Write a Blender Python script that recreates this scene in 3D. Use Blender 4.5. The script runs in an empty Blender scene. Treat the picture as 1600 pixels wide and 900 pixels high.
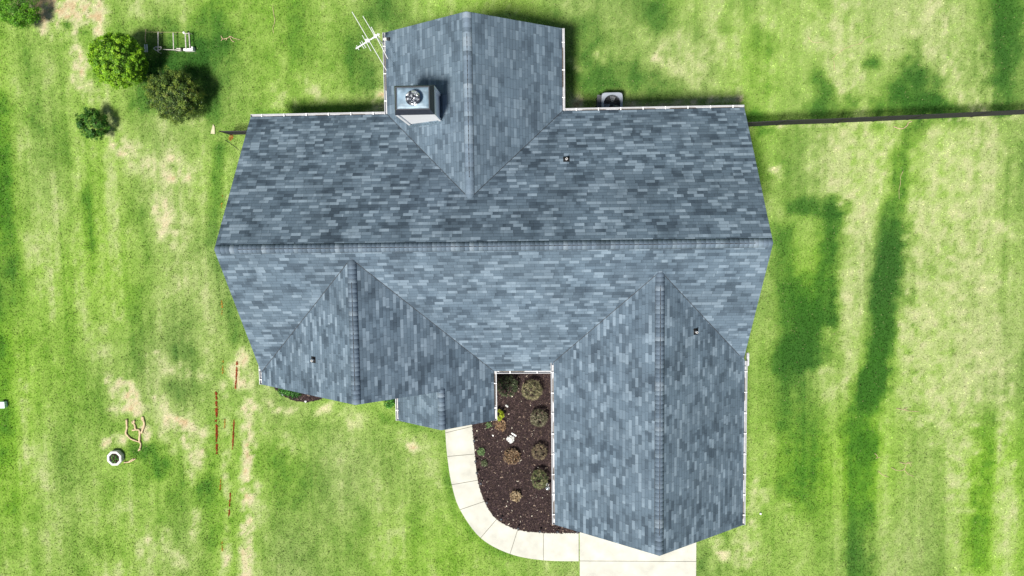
import bpy, bmesh, math, random
import numpy as np
from mathutils import Vector, Matrix, Euler
random.seed(7); RNG = np.random.default_rng(7)
C = bpy.context.scene.collection
S = bpy.context.scene
R_ = math.radians

# ------------------------------------------------------------------ camera, sky, sun, exposure
F = 1159.92; EAVE = 3.0
CAMLOC = Vector((0.0709, -0.0501, EAVE + 34.6)); CAMROT = Euler((-0.0839, 0.0381, -0.0130), 'XYZ')
cam = bpy.data.objects.new('camera', bpy.data.cameras.new('camera')); C.objects.link(cam)
cam.location = CAMLOC; cam.rotation_euler = CAMROT
cam.data.sensor_width = 36; cam.data.lens = F / 1600 * 36; cam.data.clip_end = 3000
S.camera = cam
ELEV = R_(66.5); AZX, AZY = -0.58, -0.815            # the sun stands to the south-west
w = bpy.data.worlds.new("World"); S.world = w; w.use_nodes = True
nt = w.node_tree; bg = nt.nodes['Background']; sky = nt.nodes.new('ShaderNodeTexSky')
sky.sky_type = 'NISHITA'; sky.sun_disc = False; sky.sun_elevation = ELEV
sky.sun_rotation = math.atan2(AZX, AZY); sky.air_density = 1.2; sky.dust_density = 1.5
nt.links.new(sky.outputs[0], bg.inputs[0]); bg.inputs[1].default_value = 0.055
sun = bpy.data.objects.new('sun', bpy.data.lights.new('sun', 'SUN')); C.objects.link(sun)
sun.data.energy = 5.0; sun.data.angle = R_(10); sun.data.color = (1, 0.95, 0.87)
sv = Vector((AZX*math.cos(ELEV), AZY*math.cos(ELEV), math.sin(ELEV)))
sun.rotation_euler = sv.to_track_quat('Z', 'Y').to_euler()
S.view_settings.view_transform = 'Standard'; S.view_settings.look = 'None'
S.view_settings.exposure = 0.54; S.view_settings.gamma = 1

RM = CAMROT.to_matrix()
def U(px, py, z=0.0):
    """real position, at height z, of a point measured in the photograph (1600x900)"""
    v = RM @ Vector(((px-800)/F, -(py-450)/F, -1)); t = (z - CAMLOC.z)/v.z
    return CAMLOC.x + t*v.x, CAMLOC.y + t*v.y

# ------------------------------------------------------------------ helpers
def tag(o, label=None, cat=None, group=None, kind=None):
    if label: o['label'] = label
    if cat: o['category'] = cat
    if group: o['group'] = group
    if kind: o['kind'] = kind
    return o
def empty(name, loc, label, cat, group=None, rz=0):
    o = bpy.data.objects.new(name, None); C.objects.link(o); o.location = loc; o.rotation_euler = (0, 0, rz)
    o.empty_display_size = .2
    return tag(o, label, cat, group)
def obj(name, bm, mats, parent=None, world=False, smooth=False):
    """link a bmesh as one object; world=True: coordinates are world ones and get shifted under the parent"""
    me = bpy.data.meshes.new(name)
    if world and parent is not None:
        off = parent.location.copy(); p = parent.parent
        while p is not None: off += p.location; p = p.parent
        bmesh.ops.translate(bm, verts=bm.verts, vec=-off)
    bm.to_mesh(me); bm.free()
    for m in (mats if isinstance(mats, (list, tuple)) else [mats]): me.materials.append(m)
    if smooth:
        for p in me.polygons: p.use_smooth = True
    o = bpy.data.objects.new(name, me); C.objects.link(o)
    if parent is not None: o.parent = parent
    return o
def copy_tree(o, parent=None):
    c = o.copy(); C.objects.link(c); c.parent = parent
    for ch in o.children: copy_tree(ch, c)
    return c
def np_obj(name, verts, faces, mat, cols=None, parent=None):
    """fast mesh: verts (n,3), faces (m,k), optional per-vertex colour"""
    me = bpy.data.meshes.new(name); k = faces.shape[1]
    me.vertices.add(len(verts)); me.vertices.foreach_set('co', verts.astype(np.float32).ravel())
    me.loops.add(faces.size); me.loops.foreach_set('vertex_index', faces.astype(np.int32).ravel())
    me.polygons.add(len(faces)); me.polygons.foreach_set('loop_start', np.arange(0, faces.size, k, dtype=np.int32))
    me.polygons.foreach_set('loop_total', np.full(len(faces), k, dtype=np.int32))
    me.update(calc_edges=True)
    if cols is not None:
        a = me.color_attributes.new('tone', 'FLOAT_COLOR', 'POINT')
        a.data.foreach_set('color', np.hstack([cols, np.ones((len(cols), 1))]).astype(np.float32).ravel())
    me.materials.append(mat)
    o = bpy.data.objects.new(name, me); C.objects.link(o)
    if parent is not None: o.parent = parent
    return o
def box(bm, x0, x1, y0, y1, z0, z1, mi=0):
    v = [bm.verts.new(p) for p in ((x0,y0,z0),(x1,y0,z0),(x1,y1,z0),(x0,y1,z0),(x0,y0,z1),(x1,y0,z1),(x1,y1,z1),(x0,y1,z1))]
    for f in ((3,2,1,0),(4,5,6,7),(0,1,5,4),(1,2,6,5),(2,3,7,6),(3,0,4,7)):
        bm.faces.new([v[i] for i in f]).material_index = mi
    return v
def tube(bm, pts, r, seg=8, r2=None, cap=True):
    pts = [Vector(p) for p in pts]; rings = []; n = len(pts)
    for i, p in enumerate(pts):
        d = (pts[min(i+1, n-1)] - pts[max(i-1, 0)]).normalized()
        a = d.cross(Vector((0,0,1)) if abs(d.z) < .9 else Vector((1,0,0))).normalized(); b = d.cross(a)
        rr = r if r2 is None else r + (r2-r)*i/(n-1)
        if isinstance(r, (list, tuple)): rr = r[i]
        rings.append([bm.verts.new(p + (a*math.cos(2*math.pi*k/seg) + b*math.sin(2*math.pi*k/seg))*rr) for k in range(seg)])
    for i in range(n-1):
        for k in range(seg):
            bm.faces.new((rings[i][k], rings[i][(k+1)%seg], rings[i+1][(k+1)%seg], rings[i+1][k]))
    if cap:
        bm.faces.new(rings[0][::-1]); bm.faces.new(rings[-1])
def lathe(bm, prof, seg=24, c=(0,0)):
    rings = []
    for r, z in prof:
        rings.append([bm.verts.new((c[0]+r*math.cos(2*math.pi*k/seg), c[1]+r*math.sin(2*math.pi*k/seg), z)) for k in range(seg)])
    for i in range(len(prof)-1):
        for k in range(seg): bm.faces.new((rings[i][k], rings[i][(k+1)%seg], rings[i+1][(k+1)%seg], rings[i+1][k]))
    bm.faces.new(rings[0][::-1]); bm.faces.new(rings[-1])
def prism(bm, poly, z0, z1):
    a = [bm.verts.new((x, y, z0)) for x, y in poly]; b = [bm.verts.new((x, y, z1)) for x, y in poly]
    n = len(poly)
    for i in range(n): bm.faces.new((a[i], a[(i+1)%n], b[(i+1)%n], b[i]))
    bm.faces.new(a[::-1]); bm.faces.new(b)
    bmesh.ops.recalc_face_normals(bm, faces=bm.faces)

# ------------------------------------------------------------------ materials
def mat(name, col, rough=.8, metal=0, noise=.0, scale=8, bump=0, bscale=40, spec=.5):
    m = bpy.data.materials.new(name); m.use_nodes = True; n = m.node_tree; b = n.nodes['Principled BSDF']
    b.inputs['Base Color'].default_value = (*col, 1); b.inputs['Roughness'].default_value = rough
    b.inputs['Metallic'].default_value = metal; b.inputs['Specular IOR Level'].default_value = spec
    tc = n.nodes.new('ShaderNodeTexCoord')
    if noise:
        t = n.nodes.new('ShaderNodeTexNoise'); t.inputs['Scale'].default_value = scale; t.inputs['Detail'].default_value = 6
        n.links.new(tc.outputs['Object'], t.inputs['Vector'])
        r = n.nodes.new('ShaderNodeMapRange'); r.inputs[1].default_value = .3; r.inputs[2].default_value = .7
        r.inputs[3].default_value = 1-noise; r.inputs[4].default_value = 1+noise
        n.links.new(t.outputs[0], r.inputs[0])
        h = n.nodes.new('ShaderNodeVectorMath'); h.operation = 'SCALE'; h.inputs[0].default_value = col
        n.links.new(r.outputs[0], h.inputs['Scale']); n.links.new(h.outputs[0], b.inputs['Base Color'])
    if bump:
        t = n.nodes.new('ShaderNodeTexNoise'); t.inputs['Scale'].default_value = bscale; t.inputs['Detail'].default_value = 5
        n.links.new(tc.outputs['Object'], t.inputs['Vector'])
        bp = n.nodes.new('ShaderNodeBump'); bp.inputs['Strength'].default_value = bump; bp.inputs['Distance'].default_value = .02
        n.links.new(t.outputs[0], bp.inputs['Height']); n.links.new(bp.outputs[0], b.inputs['Normal'])
    return m
def tone_mat(name, rough=.8, noise=.25, scale=12, trans=0, spec=.25, bump=0):
    """colour from the thing's own painted colour, varied by noise"""
    m = bpy.data.materials.new(name); m.use_nodes = True; n = m.node_tree; b = n.nodes['Principled BSDF']
    a = n.nodes.new('ShaderNodeAttribute'); a.attribute_name = 'tone'
    tc = n.nodes.new('ShaderNodeTexCoord')
    t = n.nodes.new('ShaderNodeTexNoise'); t.inputs['Scale'].default_value = scale; t.inputs['Detail'].default_value = 8
    t.inputs['Roughness'].default_value = .7
    n.links.new(tc.outputs['Object'], t.inputs['Vector'])
    r = n.nodes.new('ShaderNodeMapRange'); r.inputs[1].default_value = .3; r.inputs[2].default_value = .7
    r.inputs[3].default_value = 1-noise; r.inputs[4].default_value = 1+noise
    n.links.new(t.outputs[0], r.inputs[0])
    h = n.nodes.new('ShaderNodeVectorMath'); h.operation = 'SCALE'
    n.links.new(a.outputs['Color'], h.inputs[0]); n.links.new(r.outputs[0], h.inputs['Scale'])
    n.links.new(h.outputs[0], b.inputs['Base Color'])
    b.inputs['Roughness'].default_value = rough; b.inputs['Specular IOR Level'].default_value = spec
    if bump:
        bp = n.nodes.new('ShaderNodeBump'); bp.inputs['Strength'].default_value = bump; bp.inputs['Distance'].default_value = .03
        n.links.new(t.outputs[0], bp.inputs['Height']); n.links.new(bp.outputs[0], b.inputs['Normal'])
    if trans:
        tr = n.nodes.new('ShaderNodeBsdfTranslucent'); mx = n.nodes.new('ShaderNodeMixShader'); mx.inputs[0].default_value = trans
        n.links.new(h.outputs[0], tr.inputs[0]); n.links.new(b.outputs[0], mx.inputs[1]); n.links.new(tr.outputs[0], mx.inputs[2])
        n.links.new(mx.outputs[0], n.nodes['Material Output'].inputs[0])
    return m

def shingle_mat(name, seed, contrast=.85):
    m = bpy.data.materials.new(name); m.use_nodes = True; n = m.node_tree; L = n.links.new
    b = n.nodes['Principled BSDF']
    uv = n.nodes.new('ShaderNodeUVMap'); uv.uv_map = 'metres'
    sp = n.nodes.new('ShaderNodeSeparateXYZ'); L(uv.outputs[0], sp.inputs[0])
    def M(op, a, c=None, d=None):
        x = n.nodes.new('ShaderNodeMath'); x.operation = op
        for i, q in enumerate((a, c, d)):
            if q is None: continue
            if isinstance(q, (int, float)): x.inputs[i].default_value = q
            else: L(q, x.inputs[i])
        return x.outputs[0]
    def WN(x, y, z):
        c = n.nodes.new('ShaderNodeCombineXYZ')
        for i, q in enumerate((x, y, z)):
            if isinstance(q, (int, float)): c.inputs[i].default_value = q
            else: L(q, c.inputs[i])
        wn = n.nodes.new('ShaderNodeTexWhiteNoise'); wn.noise_dimensions = '3D'; L(c.outputs[0], wn.inputs['Vector'])
        return wn.outputs['Value']
    rowf = M('DIVIDE', sp.outputs[1], .160); row = M('FLOOR', rowf); rfr = M('FRACT', rowf)
    hr = WN(row, seed, 3.3); uo = M('ADD', sp.outputs[0], M('MULTIPLY', hr, 7.0))
    af = M('DIVIDE', uo, .42); ai = M('FLOOR', af); afr = M('FRACT', af)
    bi = M('FLOOR', M('DIVIDE', M('ADD', uo, .11), .30))
    wa = WN(ai, row, seed+1.7); wb = WN(bi, row, seed+5.1)
    def NZ(su, sv, off, det):
        cx = n.nodes.new('ShaderNodeCombineXYZ')
        L(M('MULTIPLY', sp.outputs[0], su), cx.inputs[0]); L(M('MULTIPLY', row, .16*sv), cx.inputs[1]); cx.inputs[2].default_value = seed*3.1+off
        ns = n.nodes.new('ShaderNodeTexNoise'); ns.inputs['Scale'].default_value = 1.0; ns.inputs['Detail'].default_value = det
        L(cx.outputs[0], ns.inputs['Vector']); return ns.outputs[0]
    def MR(x, a, b_, c, d):
        r = n.nodes.new('ShaderNodeMapRange'); L(x, r.inputs[0]); r.interpolation_type = 'SMOOTHSTEP'
        for i, q in enumerate((a, b_, c, d)): r.inputs[i+1].default_value = q
        return r.outputs[0]
    big = NZ(.35, .45, 9, 1)
    wl = M('ADD', wa, M('MULTIPLY', M('SUBTRACT', big, .5), .5))
    dk0 = NZ(1.1, 1.5, 0, 1.5); wd = M('ADD', wa, M('MULTIPLY', M('SUBTRACT', dk0, .5), 1.1))
    t1 = MR(wl, .60, .64, 1.0, 1.22); t2 = MR(wl, .79, .82, 1.0, 1.26); t3 = MR(wd, .18, .22, .68, 1.0)
    t4 = MR(wb, .14, .17, .88, 1.0); t5 = MR(wb, .86, .88, 1.0, 1.08)
    dk = M('ADD', dk0, M('MULTIPLY', M('SUBTRACT', wb, .5), .10))
    t6 = MR(dk, .33, .50, .76, 1.0)
    tt = M('MULTIPLY', M('MULTIPLY', M('MULTIPLY', t1, t2), M('MULTIPLY', t3, t4)), M('MULTIPLY', t5, t6))
    tt = M('POWER', tt, contrast)
    cr = n.nodes.new('ShaderNodeValToRGB'); L(M('MULTIPLY', tt, .49), cr.inputs[0]); e = cr.color_ramp.elements
    stops = [(.0, (.008,.011,.015)), (.25, (.032,.051,.073)), (.5, (.083,.121,.160)), (.78, (.180,.238,.294)), (1.0, (.29,.355,.415))]
    e[0].position, e[0].color = stops[0][0], (*stops[0][1], 1); e[1].position, e[1].color = stops[-1][0], (*stops[-1][1], 1)
    for p, c in stops[1:-1]:
        q = e.new(p); q.color = (*c, 1)
    g = n.nodes.new('ShaderNodeTexNoise'); g.inputs['Scale'].default_value = 38; g.inputs['Detail'].default_value = 6; g.inputs['Roughness'].default_value = .8
    L(uv.outputs[0], g.inputs['Vector'])
    gm = n.nodes.new('ShaderNodeMapRange'); gm.inputs[1].default_value = .3; gm.inputs[2].default_value = .7; gm.inputs[3].default_value = .72; gm.inputs[4].default_value = 1.28
    L(g.outputs[0], gm.inputs[0])
    st = n.nodes.new('ShaderNodeTexNoise'); st.inputs['Scale'].default_value = .55; st.inputs['Detail'].default_value = 4   # weathering
    L(uv.outputs[0], st.inputs['Vector'])
    sm = n.nodes.new('ShaderNodeMapRange'); sm.inputs[1].default_value = .3; sm.inputs[2].default_value = .7; sm.inputs[3].default_value = .88; sm.inputs[4].default_value = 1.12
    L(st.outputs[0], sm.inputs[0])
    line = M('SUBTRACT', 1.0, M('MULTIPLY', M('LESS_THAN', rfr, .13), .20))  # shadow at the foot of each shingle row, drawn into the colour
    jt = M('SUBTRACT', 1.0, M('MULTIPLY', M('LESS_THAN', afr, .045), .34))
    k = M('MULTIPLY', M('MULTIPLY', M('MULTIPLY', line, jt), gm.outputs[0]), sm.outputs[0])
    sc = n.nodes.new('ShaderNodeVectorMath'); sc.operation = 'SCALE'; L(cr.outputs[0], sc.inputs[0]); L(k, sc.inputs['Scale'])
    L(sc.outputs[0], b.inputs['Base Color']); b.inputs['Roughness'].default_value = .82; b.inputs['Specular IOR Level'].default_value = .35
    hgt = M('ADD', M('MULTIPLY', M('SUBTRACT', 1.0, rfr), .006), M('ADD', M('MULTIPLY', wa, .003), M('MULTIPLY', g.outputs[0], .003)))
    bp = n.nodes.new('ShaderNodeBump'); bp.inputs['Strength'].default_value = .8; bp.inputs['Distance'].default_value = 1.0
    L(hgt, bp.inputs['Height']); L(bp.outputs[0], b.inputs['Normal'])
    return m

def siding_mat():
    m = mat('white_siding', (.78, .79, .8), .55, noise=.04, scale=3); n = m.node_tree; b = n.nodes['Principled BSDF']
    tc = n.nodes.new('ShaderNodeTexCoord'); sp = n.nodes.new('ShaderNodeSeparateXYZ'); n.links.new(tc.outputs['Object'], sp.inputs[0])
    d = n.nodes.new('ShaderNodeMath'); d.operation = 'DIVIDE'; d.inputs[1].default_value = .16; n.links.new(sp.outputs[2], d.inputs[0])
    f = n.nodes.new('ShaderNodeMath'); f.operation = 'FRACT'; n.links.new(d.outputs[0], f.inputs[0])
    bp = n.nodes.new('ShaderNodeBump'); bp.inputs['Strength'].default_value = .6; bp.inputs['Distance'].default_value = .02; bp.invert = True
    n.links.new(f.outputs[0], bp.inputs['Height']); n.links.new(bp.outputs[0], b.inputs['Normal'])
    return m
SH = [shingle_mat('slate_blend_shingles_%s' % s, i*11.3+2, (.95,.72,.85,.78,.55)[i]) for i, s in enumerate(('north','south','wing','garage','rear'))]
SIDING = siding_mat(); CHIM = mat('chimney_board', (.86,.86,.86), .5, noise=.02)
TRIM = mat('white_trim', (.78,.78,.78), .45, noise=.06, scale=5)
GUT = mat('gutter_aluminium', (.38,.39,.41), .45, noise=.12, scale=6)
SEALED = mat('gutter_debris', (.10,.085,.07), .95, noise=.5, scale=20)
CAPM = tone_mat('ridge_shingle', .85, .22, 30, bump=.3)
DARKM = mat('dark_painted_sheet', (.022,.027,.04), .5, metal=.0, noise=.2, scale=6)
GALV = mat('galvanised_sheet', (.15,.22,.28), .5, metal=.15, noise=.3, scale=3.5)
SCRAP = mat('worn_bright_metal', (.55,.57,.6), .35, metal=.8, noise=.4, scale=14)
BLACK = mat('black_vinyl', (.012,.012,.013), .55)
RUBBER = mat('black_rubber', (.02,.02,.022), .7)
PVC = mat('white_pvc', (.75,.75,.74), .5)
GLASS = mat('window_glass', (.03,.04,.05), .08, spec=.8)
ANT = mat('antenna_aluminium', (.62,.63,.64), .5, metal=.1)
ACG = mat('grey_enamel', (.25,.28,.33), .45, noise=.06, scale=6)
ACD = mat('charcoal_louvre', (.035,.04,.05), .5, noise=.2)
BLADE = mat('fan_blade_metal', (.5,.53,.56), .5, metal=.3, noise=.15)
BARK = mat('bark', (.09,.065,.045), .95, noise=.4, scale=14, bump=.6)
STRAWWOOD = mat('sun_bleached_wood', (.48,.37,.23), .9, noise=.3, scale=16, bump=.5)
WOODW = mat('weathered_white_wood', (.46,.44,.41), .85, noise=.35, scale=22, bump=.4)
CONC = mat('pale_concrete', (.42,.418,.37), .9, noise=.15, scale=1.3, bump=.25, bscale=60)
CONC2 = mat('pad_concrete', (.4,.4,.38), .9, noise=.15, scale=8)
SOIL = mat('dark_soil', (.045,.03,.022), 1, noise=.4, scale=9, bump=.6)
JOINT = mat('joint_dirt', (.09,.085,.06), 1, noise=.4, scale=9)
STONE = mat('pale_stone', (.48,.49,.48), .8, noise=.3, scale=14, bump=.6)
ORANGE = mat('orange_paint', (.50,.12,.04), .8, noise=.3, scale=20)
YELLOW = mat('amber_paint', (.62,.33,.04), .8, noise=.3, scale=20)
GLOBE = mat('mirror_glass', (.75,.78,.8), .12, metal=.9)
MINT = mat('pale_green_enamel', (.55,.70,.62), .5, noise=.1)
LEAF = tone_mat('leaves', .55, .15, 30, trans=.25, spec=.35)
GRASSM = tone_mat('grass_blades', .7, .12, 3, trans=.3, spec=.2)
LAWNM = tone_mat('lawn_soil', .95, .30, 14, bump=.6)
CHIPM = tone_mat('bark_chips', .9, .2, 30)

# ------------------------------------------------------------------ house plan (metres)
XL, XR, YN, YS = -13.357, 9.361, 5.158, -6.88; P = .75
NXL, NXR, NYN = -6.95, 1.125, 8.852
LXL, LXR, LYS = -13.349, -2.20, -7.470
PYS, PXL = -9.253, -6.80
GXL, GXR, GYS, GZ = .62, 9.44, -14.217, EAVE + .355
E0 = EAVE
ym = (YN+YS)/2; zr = E0 + P*(YN-YS)/2
nx = (NXL+NXR)/2; nz = E0 + P*(NXR-NXL)/2
lx = (LXL+LXR)/2; lz = E0 + P*(LXR-LXL)/2
px_ = (PXL+LXR)/2; pz = E0 + P*(LXR-PXL)/2
gx = (GXL+GXR)/2; gz = GZ + P*(GXR-GXL)/2

# ------------------------------------------------------------------ the lawn's colour over the ground, with some tree and house shade painted in
def vnoise(x, y, sx, sy, seed):
    g = np.random.default_rng(seed).random((256, 256)); X = x/sx + 500.5; Y = y/sy + 500.5
    i = np.floor(X).astype(int); j = np.floor(Y).astype(int); fx = X-i; fy = Y-j
    fx = fx*fx*(3-2*fx); fy = fy*fy*(3-2*fy)
    a = g[i % 256, j % 256]; b = g[(i+1) % 256, j % 256]; c = g[i % 256, (j+1) % 256]; d = g[(i+1) % 256, (j+1) % 256]
    return (a*(1-fx)+b*fx)*(1-fy)+(c*(1-fx)+d*fx)*fy - .5
# patches: points measured in the photograph (turned into metres on the ground), half-width in metres, strength (minus = lush, in places painted shade; plus = dry)
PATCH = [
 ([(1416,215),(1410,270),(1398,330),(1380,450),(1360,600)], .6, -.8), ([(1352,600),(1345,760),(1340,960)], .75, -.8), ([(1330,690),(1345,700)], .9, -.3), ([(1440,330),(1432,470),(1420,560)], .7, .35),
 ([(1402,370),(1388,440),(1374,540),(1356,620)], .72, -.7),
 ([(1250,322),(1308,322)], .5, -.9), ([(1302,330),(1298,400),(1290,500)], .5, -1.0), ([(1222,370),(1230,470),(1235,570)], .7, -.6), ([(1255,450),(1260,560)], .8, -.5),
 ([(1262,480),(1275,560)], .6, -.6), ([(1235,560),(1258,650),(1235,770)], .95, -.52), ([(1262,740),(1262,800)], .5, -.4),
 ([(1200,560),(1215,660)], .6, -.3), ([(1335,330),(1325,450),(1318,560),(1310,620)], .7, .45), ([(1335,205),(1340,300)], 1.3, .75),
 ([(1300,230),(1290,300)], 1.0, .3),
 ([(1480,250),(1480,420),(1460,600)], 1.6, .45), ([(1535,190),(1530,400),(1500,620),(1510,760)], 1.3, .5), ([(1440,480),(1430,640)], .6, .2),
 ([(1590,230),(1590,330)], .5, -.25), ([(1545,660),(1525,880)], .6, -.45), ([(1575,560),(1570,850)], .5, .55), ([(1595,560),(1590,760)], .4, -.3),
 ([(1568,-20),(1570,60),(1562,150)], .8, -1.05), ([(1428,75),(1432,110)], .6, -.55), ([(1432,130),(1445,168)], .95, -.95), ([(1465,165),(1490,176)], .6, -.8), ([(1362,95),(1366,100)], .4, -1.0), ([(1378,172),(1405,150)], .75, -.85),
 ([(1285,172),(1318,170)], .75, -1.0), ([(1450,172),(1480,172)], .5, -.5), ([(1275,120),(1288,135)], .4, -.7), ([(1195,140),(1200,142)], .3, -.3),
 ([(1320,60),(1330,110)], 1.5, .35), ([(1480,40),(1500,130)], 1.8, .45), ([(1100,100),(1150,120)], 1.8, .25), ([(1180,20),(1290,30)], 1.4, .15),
 ([(870,30),(925,60)], 1.0, -.6), ([(1020,5),(1035,40)], .7, -.6), ([(1190,62),(1200,66)], .5, -.45), ([(1130,35),(1133,40)], .3, -.3),  # first one: cast shade of the rear wing, painted as darker grass
 ([(900,120),(930,135)], 1.0, -.65), ([(960,115),(985,125)], .7, -.4), ([(1000,135),(1060,140)], .5, -.35), ([(1080,40),(1090,60)], .6, -.2),  # first one: more of the rear wing's shade put into the grass colour
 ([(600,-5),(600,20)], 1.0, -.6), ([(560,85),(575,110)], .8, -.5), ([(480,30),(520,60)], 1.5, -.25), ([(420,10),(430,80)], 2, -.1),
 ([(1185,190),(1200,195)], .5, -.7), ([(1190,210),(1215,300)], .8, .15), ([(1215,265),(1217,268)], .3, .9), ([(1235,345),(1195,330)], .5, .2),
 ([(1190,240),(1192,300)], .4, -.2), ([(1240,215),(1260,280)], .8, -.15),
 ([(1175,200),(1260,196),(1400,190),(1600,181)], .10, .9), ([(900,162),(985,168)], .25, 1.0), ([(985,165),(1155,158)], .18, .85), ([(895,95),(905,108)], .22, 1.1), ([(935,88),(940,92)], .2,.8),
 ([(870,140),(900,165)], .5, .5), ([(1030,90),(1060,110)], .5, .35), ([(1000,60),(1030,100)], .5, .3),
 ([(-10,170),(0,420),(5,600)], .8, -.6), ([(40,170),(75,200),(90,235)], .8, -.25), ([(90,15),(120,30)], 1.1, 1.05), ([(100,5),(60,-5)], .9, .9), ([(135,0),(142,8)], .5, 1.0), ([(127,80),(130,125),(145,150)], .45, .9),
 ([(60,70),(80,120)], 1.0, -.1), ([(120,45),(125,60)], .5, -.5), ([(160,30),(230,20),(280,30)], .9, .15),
 ([(240,95),(300,95)], .7, -.75), ([(235,110),(260,125)], .7, -.75),([(225,140),(222,160)], .7, -.6),([(240,55),(330,60)], 1.0, -.45), ([(320,90),(325,170)], .9, -.6), ([(170,65),(210,50)], .6, -.2), ([(305,195),(320,185)], .5, .35),  # deep green ones by the trees hold tree shade in the lawn colour
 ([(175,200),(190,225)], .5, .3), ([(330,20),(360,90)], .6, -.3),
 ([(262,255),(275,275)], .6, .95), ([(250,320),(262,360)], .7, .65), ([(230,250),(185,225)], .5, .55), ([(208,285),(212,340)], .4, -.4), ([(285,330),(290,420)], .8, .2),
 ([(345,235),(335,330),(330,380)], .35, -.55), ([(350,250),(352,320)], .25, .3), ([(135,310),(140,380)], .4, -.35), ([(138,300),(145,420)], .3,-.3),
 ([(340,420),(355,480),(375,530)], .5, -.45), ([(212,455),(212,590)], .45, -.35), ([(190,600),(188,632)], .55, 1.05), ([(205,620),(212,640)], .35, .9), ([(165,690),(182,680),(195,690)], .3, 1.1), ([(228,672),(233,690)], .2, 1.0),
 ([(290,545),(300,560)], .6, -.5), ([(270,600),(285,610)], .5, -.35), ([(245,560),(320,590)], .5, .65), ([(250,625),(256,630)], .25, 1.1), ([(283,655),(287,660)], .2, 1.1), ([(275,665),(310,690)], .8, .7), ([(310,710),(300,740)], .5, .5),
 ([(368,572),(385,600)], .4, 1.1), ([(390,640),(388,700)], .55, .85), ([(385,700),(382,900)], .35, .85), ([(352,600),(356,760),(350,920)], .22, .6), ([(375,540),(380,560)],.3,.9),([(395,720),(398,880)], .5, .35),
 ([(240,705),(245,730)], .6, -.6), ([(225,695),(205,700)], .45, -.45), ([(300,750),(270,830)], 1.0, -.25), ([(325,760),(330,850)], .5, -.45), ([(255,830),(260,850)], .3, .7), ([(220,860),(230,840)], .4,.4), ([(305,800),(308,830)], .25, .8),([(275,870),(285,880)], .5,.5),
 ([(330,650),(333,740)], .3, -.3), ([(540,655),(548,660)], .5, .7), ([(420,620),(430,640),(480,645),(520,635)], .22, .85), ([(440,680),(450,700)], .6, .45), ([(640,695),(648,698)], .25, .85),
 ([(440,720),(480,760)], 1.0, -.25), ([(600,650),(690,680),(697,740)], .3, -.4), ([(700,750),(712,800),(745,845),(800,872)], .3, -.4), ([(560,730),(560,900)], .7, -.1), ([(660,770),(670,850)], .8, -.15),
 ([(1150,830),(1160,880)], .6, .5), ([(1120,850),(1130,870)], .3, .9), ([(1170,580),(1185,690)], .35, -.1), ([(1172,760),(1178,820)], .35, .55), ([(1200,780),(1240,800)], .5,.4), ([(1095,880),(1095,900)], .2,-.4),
 ([(590,150),(592,165)], .55, 1.35), ([(560,150),(400,170)], .5, .3), ([(430,130),(480,150)], 1.0, .3), ([(400,175),(590,170)], .2, -.4),  # last one: shade of the rear eave, painted as a dark green line
 ([(0,640),(6,720)], .6, -.5), ([(15,790),(18,795)], .3, -.4), ([(60,740),(80,760)], .3, .15),
]
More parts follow.
